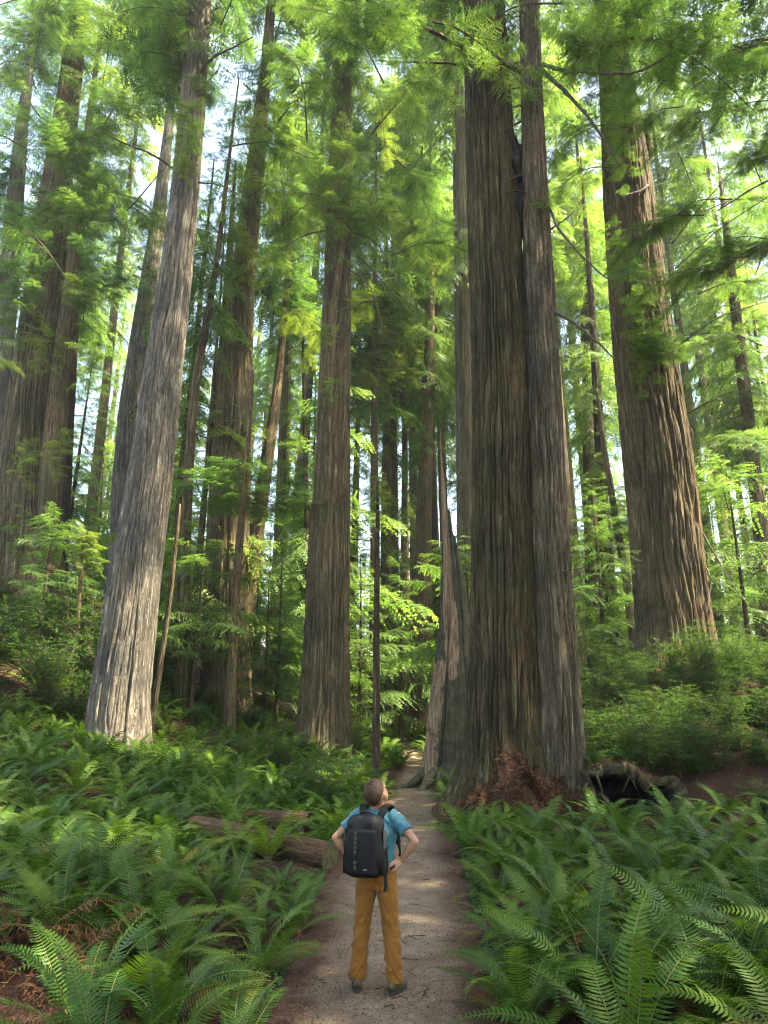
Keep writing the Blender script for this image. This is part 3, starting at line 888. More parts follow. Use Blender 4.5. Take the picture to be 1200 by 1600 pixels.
# --- far left cluster
spec = [(940, 40, 118), (850, 42, 96), (750, 46, 84), (650, 50, 76), (550, 60, 66), (450, 70, 56), (350, 82, 49), (250, 95, 40), (150, 108, 33), (0, 126, 26)]
big_tree('farleft', 'broad old redwood at the left edge standing high on the bank', spec, 33, 70, 'bark_mid', ridge=0.16, furrow=0.1, nz=170, seed=14, flare=0.2, flute=0.10, vis_top=48, crown=('tall1', 40, 30, 1.5))
root, base, P, R = KEY['farleft']
spec2 = [(940, 66, 40), (800, 76, 36), (700, 84, 32), (600, 93, 27), (500, 104, 22), (400, 115, 18), (300, 127, 14), (200, 138, 10)]
P2, R2, g2 = trunk_profile(spec2, 32.2, 44)
link('trunk', trunk_mesh('trunk', P2, R2, base, M['bark_mid'], gz=g2, ridge=0.16, furrow=0.05, nz=90, seed=15, vis_top=44), root)
for (x, y, k, sc) in [(60, 60, 0, 2.0), (150, 90, 1, 2.0), (90, 200, 0, 2.0), (170, 250, 1, 2.0), (60, 300, 2, 1.8), (140, 330, 0, 2.0), (210, 380, 1, 1.7), (100, 430, 2, 1.6), (60, 400, 1, 1.6), (190, 170, 0, 1.9),
                     (30, 170, 1, 2.0), (160, 430, 0, 1.6), (30, 500, 3, 1.2), (80, 540, 3, 1.2), (140, 560, 3, 1.1), (40, 720, 3, 0.9), (90, 700, 3, 0.9), (30, 830, 1, 0.8), (70, 850, 1, 0.8), (110, 230, 0, 1.7), (20, 440, 0, 1.5)]:
    tuft_at(root, base, at(x, y, 29.5 + random.uniform(-1, 1)), k, sc * 0.9)
for (a, b, c, s) in [((135, 240), (170, 180), (230, 60), 52), ((110, 330), (180, 340), (260, 260), 53), ((120, 300), (160, 320), (215, 380), 54), ((90, 400), (40, 380), (0, 400), 55), ((105, 200), (60, 180), (10, 90), 56)]:
    limb(root, base, [at(*a, 32), at(*b, 30.5), at(*c, 29.5)], 0.09, 0.02, seed=s)

# --- dark cluster left of the middle trunk
spec = [(1115, 352, 74), (1050, 352, 66), (900, 354, 62), (800, 357, 60), (700, 362, 55), (600, 367, 48), (450, 378, 36), (300, 395, 28), (200, 406, 22), (100, 416, 17)]
big_tree('cluster', 'dark thick redwood behind a bright young hemlock on the left slope', spec, 33, 62, 'bark_mid', ridge=0.16, furrow=0.09, nz=170, seed=16, flare=0.25, flute=0.08, vis_top=48, crown=('tall2', 36, 28, 1.5))
root, base, P, R = KEY['cluster']
spec2 = [(1100, 327, 26), (900, 331, 24), (700, 340, 20), (500, 352, 14)]
P2, R2, g2 = trunk_profile(spec2, 34, 34)
link('trunk', trunk_mesh('trunk', P2, R2, base, M['bark_dark'], gz=g2, ridge=0.16, furrow=0.05, nz=80, seed=17), root)
for (x, y, k, sc) in [(400, 210, 3, 1.4), (380, 400, 3, 1.2), (420, 430, 1, 1.2), (350, 390, 1, 1.1), (410, 100, 0, 1.5), (390, 300, 1, 1.2)]:
    tuft_at(root, base, at(x, y, 31.5), k, sc)

# --- other trunks that can be told apart
def stem(key, label, spec, Y, H, mat='bark_mid', nz=90, crown=None, name='redwood_tree', furrow=0.04, ridge=0.12, seed=0, group=None, **kw):
    return big_tree(key, label, spec, Y, H, mat, group=group, name=name, crown=crown, nz=nz, seed=seed, furrow=furrow, ridge=ridge, vis_top=H, maxseg=90, **kw)

stem('pale', 'pale grey trunk half hidden directly behind the leaning grey redwood', [(960, 190, 60), (850, 195, 46), (750, 198, 42), (640, 206, 38), (500, 224, 30), (350, 246, 22), (200, 264, 14), (100, 272, 10)], 38, 62, 'bark_grey', seed=31, crown=('tall3', 44, 18, 1.2))
stem('twin_a', 'slim brown conifer stem just right of the leaning grey redwood', [(1020, 287, 17), (900, 290, 16), (750, 293, 15), (600, 305, 13), (480, 327, 10), (400, 340, 8)], 30, 36, 'bark_mid', seed=32, crown=('young2', 17, 19, 0.9))
stem('twin_b', 'thinner darker conifer stem behind the slim brown one on the left slope', [(1030, 272, 15), (900, 275, 14), (750, 283, 12), (600, 300, 9)], 36, 36, 'bark_dark', seed=33, crown=('young1', 16, 20, 0.9))
stem('thin_lean', 'thin bare sapling leaning beside the foot of the grey redwood', [(1130, 236, 9), (1040, 250, 8), (960, 262, 7), (880, 272, 6), (800, 280, 5)], 24, 9.5, 'bark_mid', nz=40, seed=34, name='sapling_tree')
stem('front_pole', 'slender straight young tree standing in front of the dark cluster', [(1150, 357, 17), (1050, 362, 15), (950, 367, 13), (850, 374, 11), (750, 383, 9), (690, 388, 7), (640, 392, 5)], 28, 17, 'bark_red', nz=70, seed=35, crown=('near2', 9.5, 7.5, 1.75), name='hemlock_tree')
stem('crook', 'leaning brown trunk between the dark cluster and the middle redwood', [(1060, 378, 26), (950, 386, 25), (850, 398, 24), (780, 408, 22), (700, 420, 18), (600, 434, 13), (500, 444, 9)], 35, 34, 'bark_red', seed=36, crown=('young2', 22, 14, 1.1))
stem('back460', 'distant grey trunk with a blackened foot left of the middle redwood', [(1080, 452, 36), (980, 456, 32), (900, 462, 26), (800, 468, 20), (650, 478, 15), (480, 490, 12)], 48, 60, 'bark_grey', seed=37, crown=('tall2', 34, 24, 1.4))
stem('pole588', 'thin dark dead-straight pole tree beside the path behind the hiker', [(1222, 587, 13), (1100, 588, 10.5), (1000, 588, 9.5), (900, 589, 8.5), (800, 590, 6), (770, 590, 3)], 23.5, 10.2, 'bark_dark', nz=60, seed=38, furrow=0.012, ridge=0.05, name='sapling_tree')
root, base, P, R = KEY['pole588']
for (x, y, sc) in [(590, 772, 0.45), (588, 795, 0.4), (592, 812, 0.3), (590, 750, 0.3)]:
    tuft_at(root, base, at(x, y, 23.5), 3, sc)
stem('back662', 'shaggy brown trunk beyond the path seen left of the broken snag', [(1130, 655, 30), (1000, 657, 27), (900, 660, 26), (800, 663, 24), (650, 668, 18), (500, 672, 14)], 46, 48, 'bark_red', seed=39, crown=('tall1', 20, 28, 1.0))
stem('back725', 'large grey trunk seen between the broken snag and the double redwood', [(1150, 738, 40), (900, 732, 34), (780, 730, 31), (600, 726, 27), (400, 721, 23), (280, 718, 20), (150, 714, 16)], 42, 70, 'bark_grey', seed=40, furrow=0.05, crown=('tall3', 48, 22, 1.4))
stem('back935', 'dark trunk in the gap between the double redwood and the leaning right one', [(1040, 928, 26), (900, 926, 23), (750, 922, 20), (600, 918, 16), (400, 912, 12)], 44, 46, 'bark_dark', seed=41, crown=('tall2', 18, 28, 1.1))
stem('back955', 'second dark trunk in that gap nearer the leaning right redwood', [(1030, 955, 22), (900, 950, 21), (750, 940, 17), (650, 935, 14), (480, 925, 10)], 40, 40, 'bark_dark', seed=42, crown=('tall1', 16, 24, 1.0))
stem('lean975', 'thin tree leaning left close behind the leaning right redwood', [(1000, 990, 13), (900, 978, 12), (800, 960, 10), (700, 944, 8)], 36, 20, 'bark_mid', nz=50, seed=43, crown=('near1', 10, 10, 1.4), name='hemlock_tree')
stem('right_edge', 'slim tall conifer near the right edge of the view', [(1010, 1206, 24), (950, 1200, 23), (800, 1186, 21), (650, 1168, 18), (500, 1151, 15), (400, 1140, 12), (330, 1132, 9)], 34, 34, 'bark_mid', seed=44, crown=('young2', 12, 22, 1.2))
stem('leftmost', 'grey trunk cut off by the left edge behind the broad old redwood', [(900, -25, 44), (600, -2, 34), (450, 12, 30), (330, 22, 25), (200, 34, 18)], 40, 56, 'bark_grey', seed=45, crown=('tall1', 30, 26, 1.3))
stem('left_third', 'narrow trunk close behind the broad old redwood at the left edge', [(900, 92, 24), (700, 104, 18), (560, 112, 15), (470, 118, 12), (380, 124, 9)], 38, 42, 'bark_dark', seed=46, crown=('young1', 24, 18, 1.1))
stem('sprout', 'small bright yellow-green sapling beside the leaning broken stem', [(985, 121, 7), (930, 124, 6), (870, 128, 5), (835, 131, 3)], 26, 8.9, 'bark_red', nz=30, seed=47, name='sapling_tree', furrow=0.01)
root, base, P, R = KEY['sprout']
for (x, y, sc) in [(131, 850, 0.62), (120, 862, 0.5), (145, 860, 0.5), (133, 840, 0.5), (155, 880, 0.35)]:
    tuft_at(root, base, at(x, y, 26), 3, sc)
def broken_stem(label, a, b, Y, r, mat):
    p0, p1 = at(*a, Y), at(*b, Y - 0.5)
    base = np.array([p0[0], p0[1], p0[2]])
    ro = empty('leaning_dead_tree', base, label, 'dead tree')
    P = np.linspace(p0 - (p1 - p0) * 0.25, p1, 26)
    R = r * (1.12 - 0.25 * np.linspace(0, 1, 26)) * (1 + 0.06 * RNG.normal(size=26))
    v, t, q = tube(P, R, 14)
    link('stem', new_mesh('stem', v - base, [q, t], M[mat], smooth=True), ro)
    # splintered end
    d = (p1 - p0) / np.linalg.norm(p1 - p0)
    A = Acc()
    for k in range(9):
        a0 = k / 9 * 6.28
        off = np.array([math.cos(a0), 0.5 * math.sin(a0), 0]) * r * 0.7
        v, t, q = tube([p1 + off - d * 0.1, p1 + off + d * random.uniform(0.1, 0.5)], [r * 0.28, 0.01], 5)
        A.add(v - base, t, q)
    A2 = A.mesh('splinters', [M[mat]])
    link('splinters', A2, ro)
broken_stem('short broken trunk leaning right beside the broad old redwood', (58, 955), (86, 884), 29, 0.27, 'bark_mid')
broken_stem('orange-brown dead stem leaning left behind the bright sapling', (160, 965), (119, 880), 29, 0.2, 'log')

# drooping leafy limbs high on the standing trees
def sprays(key, Y, items):
    root, base, P, R = KEY[key]
    for (x, y, k, sc) in items:
        tuft_at(root, base, at(x, y, Y + random.uniform(-1.2, 1.2)), k, sc)
sprays('grey', 21.5, [(250, 30, 4, 0.9), (300, 20, 2, 0.9), (345, 40, 4, 0.9), (370, 10, 5, 0.9), (230, 80, 2, 0.8), (340, 110, 4, 0.7), (270, -10, 4, 1.0)])
sprays('farleft', 31, [(20, 40, 4, 1.6), (70, 110, 5, 1.6), (190, 40, 4, 1.7), (40, 230, 4, 1.5), (160, 130, 5, 1.5), (10, 320, 4, 1.3), (180, 300, 2, 1.5), (230, 330, 4, 1.3), (120, 380, 4, 1.3), (20, 600, 5, 0.9), (130, 500, 5, 1.0)])
sprays('cluster', 32, [(430, 60, 4, 1.5), (380, 130, 5, 1.5), (450, 170, 5, 1.5), (350, 230, 4, 1.4), (440, 280, 4, 1.4), (360, 330, 5, 1.3), (420, 370, 5, 1.2), (400, 20, 4, 1.6), (330, 470, 4, 1.0), (430, 480, 5, 1.1)])
sprays('centre', 28, [(480, 30, 4, 1.5), (590, 40, 5, 1.5), (600, 130, 4, 1.4), (470, 130, 5, 1.4), (580, 210, 5, 1.3), (480, 220, 4, 1.3), (620, 250, 4, 1.2), (450, 330, 5, 1.1), (610, 400, 4, 1.0), (590, 470, 5, 0.9)])
sprays('right', 24.5, [(1040, 60, 4, 1.1), (1000, 20, 2, 1.1), (1080, 140, 4, 1.1), (1060, 240, 2, 1.0), (1100, 330, 4, 0.9), (940, 180, 2, 0.8), (1120, 60, 4, 1.2), (1090, 460, 4, 0.8)])
sprays('back725', 40, [(700, 60, 5, 2.0), (690, 160, 4, 1.9), (720, 250, 5, 1.7), (680, 330, 5, 1.6), (660, 230, 4, 1.7), (640, 330, 5, 1.5), (700, 420, 4, 1.2)])
sprays('back935', 42, [(890, 60, 5, 1.8), (910, 180, 4, 1.8), (890, 280, 5, 1.6), (930, 330, 5, 1.4), (890, 430, 5, 1.4), (900, 560, 4, 1.2)])
sprays('right_edge', 33, [(1150, 330, 4, 1.4), (1120, 420, 5, 1.3), (1180, 430, 4, 1.3), (1110, 520, 4, 1.2), (1190, 540, 5, 1.2), (1120, 620, 5, 1.1), (1180, 640, 4, 1.1), (1110, 720, 4, 1.0), (1160, 770, 5, 1.1)])
# a tree just outside the view on the right whose limbs hang into it
spec = [(1080, 1390, 120), (800, 1365, 100), (400, 1320, 80), (0, 1275, 62)]
big_tree('outside', 'long leafy limbs reaching in from a trunk beyond the right edge', spec, 20, 46, 'bark_mid', ridge=0.14, furrow=0.06, nz=90, seed=61, vis_top=30, maxseg=120, crown=('tall3', 24, 22, 1.3))
root, base, P, R = KEY['outside']
for (a, b, c, s_) in [((1270, 40), (1180, 70), (1060, 85), 62), ((1275, 130), (1190, 170), (1090, 160), 63), ((1290, 260), (1210, 280), (1120, 330), 64), ((1300, 380), (1230, 370), (1150, 420), 65)]:
    limb(root, base, [at(*a, 20), at(*b, 19), at(*c, 18.3)], 0.07, 0.015, seed=s_)
    for f in (0.0, 0.25, 0.5, 0.75, 1.0):
        x = np.interp(f, [0, 0.5, 1], [a[0], b[0], c[0]]) - 20; y = np.interp(f, [0, 0.5, 1], [a[1], b[1], c[1]])
        tuft_at(root, base, at(x, y + 6, 18.6), random.choice([2, 4, 4]), random.uniform(0.5, 0.7), rz=random.uniform(2.3, 4.0))

# ------------------------------------------------------------------ broken snag beside the path
def build_snag():
    Y = 22.4
    c0 = at(697, 1232, Y)
    base = np.array([c0[0], Y, hz(c0[0], Y)])
    root = empty('broken_snag', base, 'tall splintered snag with bare tan wood tapering to a spike', 'dead tree')
    nth, nz = 150, 150
    th = np.arange(nth) / nth * 2 * np.pi
    # heights of the broken rim by direction (0 = +X, 270 deg = towards the viewer)
    deg = np.array([0, 40, 90, 140, 180, 205, 222, 240, 262, 285, 310, 335, 360])
    top = np.array([5.6, 5.0, 5.5, 7.5, 9.6, 11.2, 11.6, 10.2, 8.9, 8.3, 7.0, 6.2, 5.6])
    zt = np.interp(np.degrees(th), deg, top) + 0.22 * vnoise(th / 6.283 * 30, 0 * th, 30, 3) + 0.15 * vnoise(th / 6.283 * 60, 0 * th, 60, 4)
    v = np.linspace(0, 1, nz)
    TH, Vv = np.meshgrid(th, v)
    Z = -0.5 + Vv * (zt[None, :] + 0.5)
    h = np.maximum(Z, 0)
    # profile from the picture: half width and centre by height
    hh = np.array([-0.5, 0, 0.6, 1.5, 3, 5, 7, 9, 11.6]); 
    rw = np.array([0.95, 0.86, 0.73, 0.68, 0.61, 0.48, 0.33, 0.21, 0.05])
    cx = np.array([0.0, 0.0, 0.03, 0.12, 0.26, 0.40, 0.38, 0.27, 0.10])
    r = np.interp(Z, hh, rw); cc = np.interp(Z, hh, cx)
    U = TH / 6.2832
    r = r * (1 + 0.10 * vnoise(U * 6, Z * 0.15, 6, 7) + 0.25 * np.exp(-h / 0.5) * vnoise(U * 7, Z * 0.2, 7, 8)) \
        - 0.06 * np.exp(-(np.abs(vnoise(U * 16 + 0.5 * vnoise(U * 8, Z * 0.4, 8, 2), Z * 0.1, 16, 9)) / 0.18) ** 2) \
        - 0.14 * np.exp(-((np.degrees(TH) - 248 - 4 * np.sin(Z)) / 5.0) ** 2) * np.exp(-np.maximum(0, Z - 4.5) / 1.5) + 0.012 * vnoise(U * 70, Z * 1.5, 70, 10)
    V = np.stack([cc + r * np.cos(TH), r * np.sin(TH), Z], -1)
    thick = np.minimum(0.10, r * 0.4)
    Vi = np.stack([cc + (r - thick) * np.cos(TH), (r - thick) * np.sin(TH), Z - 0.03], -1)
    n = nz * nth
    allV = np.concatenate([V.reshape(-1, 3), Vi.reshape(-1, 3)])
    i = np.arange(nz - 1)[:, None] * nth; j = np.arange(nth)[None, :]; k = (j + 1) % nth
    Qo = np.stack([i + j, i + k, i + nth + k, i + nth + j], -1)
    jj = np.arange(nth); kk = (jj + 1) % nth
    rim = np.stack([(nz - 1) * nth + jj, (nz - 1) * nth + kk, n + (nz - 1) * nth + kk, n + (nz - 1) * nth + jj], -1)
    Qi = np.stack([n + i + j, n + i + nth + j, n + i + nth + k, n + i + k], -1).reshape(-1, 4)
    # bare tan wood: a band that climbs to the spike; the rest is dark and mossy
    dg = np.degrees(TH)
    lo = np.interp(Z, [2.8, 4.0, 6, 8, 12], [262, 232, 205, 190, 170]); hi = np.interp(Z, [2.8, 4.0, 5, 6.5, 8, 12], [280, 284, 278, 258, 252, 262])
    bare = sstep(-14, 14, dg - lo) * sstep(-14, 14, hi - dg) * sstep(2.2, 3.8, Z)
    foot = sstep(165, 185, dg) * sstep(252, 236, dg) * sstep(4.6, 3.4, Z)
    fac = np.maximum(bare, 0.62 * foot).reshape(-1)
    Q = np.concatenate([Qo.reshape(-1, 4), rim, Qi])
    mi = np.concatenate([np.zeros(Qo.size // 4 + len(rim)), np.ones(len(Qi))])
    me = new_mesh('trunk', allV, Q, [M['snag'], M['char_and_dark_hollow']], smooth=True, matidx=mi, attrs={'bare': np.concatenate([fac, 0 * fac])})  # inner faces near black, darker than the outside
    link('trunk', me, root)
    # spreading roots at its foot
    for (a, L, s) in [(200, 0.55, 1), (232, 0.5, 2), (255, 0.45, 3), (290, 0.5, 4), (330, 0.5, 5)]:
        d = np.array([math.cos(math.radians(a)), math.sin(math.radians(a)), 0])
        pts = [d * 0.35 + [0, 0, 0.55], d * 0.75 + [0, 0, 0.30], d * (0.8 + L * 0.6) + [0, 0, 0.06], d * (0.9 + L) + [0, 0, -0.08]]
        P = bez(pts, 8)
        vv, t, q = tube(P, np.linspace(0.2, 0.07, len(P)) * (1 + 0.08 * RNG.normal(size=len(P))), 10)
        link('root', new_mesh('root', vv, [q, t], M['snag_moss'], smooth=True), root)
build_snag()

# ------------------------------------------------------------------ fallen logs
def build_log(label, a, b, r, sawn, seed):
    a = np.array(a); b = np.array(b)
    base = (a + b) / 2
    root = empty('fallen_log', base, label, 'log')
    n, m = 60, 40
    t = np.linspace(0, 1, n)
    P = a + (b - a) * t[:, None]
    T, A_, B_ = frames(P)
    th = np.arange(m) / m * 2 * np.pi
    U, TT = np.meshgrid(th / 6.2832, t)
    L = np.linalg.norm(b - a)
    rr = r * (1 + 0.05 * vnoise(U * 5, TT * L * 0.8, 5, seed)) - 0.05 * r * 3 * np.exp(-(np.abs(vnoise(U * 12, TT * L * 0.5, 12, seed + 1)) / 0.2) ** 2) * 0.35 + 0.02 * r * vnoise(U * 24, TT * L * 5, 24, seed + 2)
    if not sawn:
        rr = rr * (1 - 0.35 * sstep(0.93, 1.0, TT) * (0.5 + vnoise(U * 8, TT * 0, 8, seed + 3)))
    V = P[:, None, :] + rr[..., None] * (np.cos(th)[None, :, None] * A_[:, None, :] + np.sin(th)[None, :, None] * B_[:, None, :])
    V = V.reshape(-1, 3) - base
    i = np.arange(n - 1)[:, None] * m; j = np.arange(m)[None, :]; k = (j + 1) % m
    Q = np.stack([i + j, i + k, i + m + k, i + m + j], -1).reshape(-1, 4)
    me = new_mesh('bark', V, Q, M['log'], smooth=True, attrs={'bark_co': np.stack([rr * np.cos(U * 6.2832), rr * np.sin(U * 6.2832), TT * L + seed], -1).reshape(-1, 3)})
    link('bark', me, root)
    jj = np.arange(m); kk = (jj + 1) % m
    V2 = np.vstack([V[(n - 1) * m:], (b - base)[None] - (b - a) / L * 0.02 * (0 if sawn else 4)])
    link('cut_end', new_mesh('cut_end', V2, np.stack([np.full(m, m), jj, kk], -1), M['log_end']), root)
    V2 = np.vstack([V[:m], (a - base)[None]])
    link('cut_end', new_mesh('cut_end', V2, np.stack([np.full(m, m), kk, jj], -1), M['log_end']), root)
lb = at(516, 1338, 11.6); la = at(300, 1322, 13.3)
build_log('sawn mossy log ending at the path edge beside the hiker', (la[0], la[1], hz(la[0], la[1]) + 0.12), (lb[0], lb[1], lb[2]), 0.21, True, 1)
lb = at(484, 1283, 14.2); la = at(290, 1285, 15.2)
build_log('reddish decayed log lying among ferns behind the sawn log', (la[0], la[1], la[2]), (lb[0], lb[1], lb[2]), 0.20, False, 5)

# ------------------------------------------------------------------ hollow stump under the right-hand mound
def build_hollow():
    Y = 15.5
    c = at(982, 1268, Y)
    base = np.array([c[0], Y, hz(c[0], Y)])
    root = empty('hollow_stump', base, 'rotting mossy hollow stump with a black cavity right of the double redwood', 'stump')
    # a tunnel-like shell of rotten wood whose mouth faces the viewer
    n, m = 150, 60
    th = np.linspace(math.radians(-25), math.radians(205), n)
    s = np.linspace(0, 1, m)
    TH, S = np.meshgrid(th, s)
    U = TH / math.pi
    R = 1.0 + 0.16 * vnoise(U * 6, S * 2, 0, 3) + 0.10 * vnoise(U * 15, S * 5, 0, 4) + 0.05 * vnoise(U * 34, S * 12, 0, 5) + 0.03 * vnoise(U * 70, S * 25, 0, 6)
    lip = 0.30 * vnoise(U * 7, S * 0, 0, 6) + 0.18 * vnoise(U * 19, S * 0, 0, 7) + 0.08 * vnoise(U * 45, S * 0, 0, 8)
    yy = -0.10 + lip * (1 - S) + S * 1.9
    sh = 1 - 0.25 * S
    wide, tall = 1.22, 0.98
    outer = np.stack([wide * R * np.cos(TH) * sh, yy, tall * R * np.sin(TH) * sh + 0.12], -1)
    th_k = 0.16 + 0.10 * vnoise(U * 8, S * 2, 0, 9) + 0.05 * vnoise(U * 25, S * 6, 0, 10) + 0.22 * sstep(0.42, 0.0, U)
    inner = np.stack([(wide * R - th_k) * np.cos(TH) * sh, yy + 0.02, (tall * R - th_k) * np.sin(TH) * sh + 0.12], -1)
    nn = n * m
    i = np.arange(m - 1)[:, None] * n; j = np.arange(n - 1)[None, :]
    Qo = np.stack([i + j, i + n + j, i + n + j + 1, i + j + 1], -1).reshape(-1, 4)
    Qi = np.stack([nn + i + j, nn + i + j + 1, nn + i + n + j + 1, nn + i + n + j], -1).reshape(-1, 4)
    jj = np.arange(n - 1)
    rim = np.stack([jj, jj + 1, nn + jj + 1, nn + jj], -1)
    back = np.stack([(m - 1) * n + jj, nn + (m - 1) * n + jj, nn + (m - 1) * n + jj + 1, (m - 1) * n + jj + 1], -1)
    V = np.concatenate([outer.reshape(-1, 3), inner.reshape(-1, 3)])
    V = np.vstack([V, [0, 1.85, 0.3]])
    capT = np.stack([np.full(n - 1, len(V) - 1), nn + (m - 1) * n + jj, nn + (m - 1) * n + jj + 1], -1)
    me = new_mesh('shell', V, [np.concatenate([Qo, Qi, rim, back]), capT], [M['moss_wood'], M['char_and_dark_hollow']], smooth=True,
                  matidx=np.concatenate([np.zeros(len(Qo)), np.ones(len(Qi)), np.zeros(len(rim) + len(back)), np.ones(len(capT))]))  # cavity lining near black: the hollow's shade put into its colour
    link('shell', me, root)
    # litter caught on its top and hanging from the rim
    k = 7000
    rng = np.random.default_rng(66)
    ii = rng.integers(0, m - 1, k); kk = rng.integers(int(n * 0.22), n, k)
    C = outer[ii, np.minimum(kk, n - 1)] + rng.normal(0, 0.03, (k, 3)); Nn = np.stack([np.cos(th[kk]), 0 * kk, np.sin(th[kk])], -1)
    d = rng.normal(0, 1, (k, 3)); d[:, 2] -= 0.6; d /= np.linalg.norm(d, axis=1)[:, None]
    w = np.cross(d, Nn); w /= np.linalg.norm(w, axis=1)[:, None] + 1e-6
    L = rng.uniform(0.05, 0.18, k)[:, None]; W = rng.uniform(0.003, 0.008, k)[:, None]
    V = np.stack([C - d * L / 2, C - w * W + Nn * 0.02, C + w * W + Nn * 0.02, C + d * L / 2], 1).reshape(-1, 3)
    o = np.arange(k) * 4
    A = Acc(); A.add(V, np.concatenate([np.stack([o, o + 1, o + 2], -1), np.stack([o + 1, o + 3, o + 2], -1)]), None, np.repeat(rng.uniform(0, 1, k), 4))
    x = link('needles', A.mesh('needles', [M['litter']]), root); x['kind'] = 'stuff'
    for q in range(7):      # torn roots round the mouth
        a0 = rng.uniform(0.15, 2.9)
        p0 = np.array([wide * math.cos(a0) * 0.95, -0.15, tall * math.sin(a0) + 0.05])
        P = bez([p0, p0 + [rng.normal(0, 0.1), -0.12, -0.15], p0 + [rng.normal(0, 0.18), -0.1, -rng.uniform(0.3, 0.6)]], 6)
        v, t, qd = tube(P, np.linspace(0.03, 0.008, len(P)), 6)
        link('root', new_mesh('root', v, [qd, t], M['moss_wood'], smooth=True), root)
    return base
HOLLOW = build_hollow()

# ------------------------------------------------------------------ ferns
def frond_arrays(rng, L=1.0, pairs=34, lift=1.15, bend=1.5, roll=0.0, dead=False, fine=True):
    """one pinnate frond rising from the origin and arching along +X"""
    n = 24
    t = np.linspace(0, 1, n)
    ang = lift - bend * t ** 1.35
    ds = L / (n - 1)
    x = np.concatenate([[0], np.cumsum(np.cos(ang[:-1]) * ds)])
    z = np.concatenate([[0], np.cumsum(np.sin(ang[:-1]) * ds)])
    y = 0.08 * L * rng.normal() * t ** 2
    ax = np.stack([x, y, z], -1)
    tp = np.linspace(0.13, 0.985, pairs)
    p = np.stack([np.interp(tp, t, ax[:, k]) for k in range(3)], -1)
    tn = np.gradient(ax, axis=0); tn /= np.linalg.norm(tn, axis=1)[:, None]
    tn = np.stack([np.interp(tp, t, tn[:, k]) for k in range(3)], -1)
    tn /= np.linalg.norm(tn, axis=1)[:, None]
    nrm = np.stack([-tn[:, 2], 0 * tp, tn[:, 0]], -1)
    lat = np.cross(nrm, tn)
    prof = np.clip(np.interp(tp, [0.1, 0.2, 0.4, 0.65, 0.88, 1.0], [0.55, 0.85, 1.0, 0.86, 0.42, 0.06]), 0.05, 1)
    pl = L * 0.108 * prof
    pw = L / pairs * (0.64 if not dead else 0.45) * np.clip(prof + 0.25, 0.3, 1.0)
    V = []; T = []; tint = []
    nb = 0
    for sg in (1, -1):
        k = pairs
        fw = rng.uniform(0.14, 0.30)
        keep = rng.random(k) > (0.02 if not dead else 0.12)
        dz = rng.normal(-0.04, 0.07, k) - (0.0 if not dead else rng.uniform(0.2, 1.0, k))
        d = lat * sg + tn * fw + nrm * (0.16 + dz)[:, None]
        if dead:
            d = d + rng.normal(0, 0.45, (k, 3))
        d /= np.linalg.norm(d, axis=1)[:, None]
        ln = (pl * rng.uniform(0.9, 1.08, k))[:, None]
        w = pw[:, None]
        droop = (-nrm * 0.10 if not dead else rng.normal(0, 0.4, (k, 3)))
        a = p - tn * w * 0.42; b = p + tn * w * 0.42
        q1 = p + d * ln * 0.5 - tn * w * 0.44 + droop * ln * 0.12
        q2 = p + d * ln * 0.5 + tn * w * 0.50 + droop * ln * 0.12
        e = p + d * ln + tn * ln * 0.12 + droop * ln
        vv = np.stack([a, b, q1, q2, e], 1)[keep]
        kk = len(vv)
        o = nb + np.arange(kk) * 5
        V.append(vv.reshape(-1, 3))
        T.append(np.concatenate([np.stack([o, o + 1, o + 3], -1), np.stack([o, o + 3, o + 2], -1), np.stack([o + 2, o + 3, o + 4], -1)]))
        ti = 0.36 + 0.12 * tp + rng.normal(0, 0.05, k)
        tint.append(np.repeat(ti[keep], 5))
        nb += kk * 5
    LV = np.concatenate(V); LT = np.concatenate(T); lt = np.concatenate(tint)
    rv, rt, rq = tube(ax[::2] if fine else ax[::4], np.linspace(0.0052, 0.0014, len(ax[::2] if fine else ax[::4])) * L, 3, False)
    return LV, LT, lt, rv, rq

_fr = np.random.default_rng(5)
def frond_mesh(name, mats, **kw):
    LV, LT, lt, rv, rq = frond_arrays(_fr, **kw)
    A = Acc()
    A.add(LV, LT, None, lt, 0)
    A.add(rv, None, rq, 0.5, 1)
    return A.mesh(name, mats)
GREEN = [M['fern'], M['rachis']]
FROND = [frond_mesh('fern_frond', GREEN, pairs=p, lift=l, bend=b) for (p, l, b) in
         [(36, 1.20, 1.55), (38, 1.30, 1.35), (34, 1.05, 1.45), (36, 0.9, 1.35), (40, 1.35, 1.9), (36, 0.72, 1.15), (38, 1.15, 1.8), (34, 1.4, 1.1)]]
FROND_DEAD = [frond_mesh('dead_frond', [M['fern_dead'], M['fern_dead']], pairs=30, lift=l, bend=b, dead=True) for (l, b) in [(0.5, 1.6), (0.3, 1.2), (0.7, 2.3)]]
FROND_TURN = [frond_mesh('turning_frond', [M['fern_turning'], M['rachis']], pairs=34, lift=l, bend=b) for (l, b) in [(0.8, 1.5), (0.6, 1.3)]]

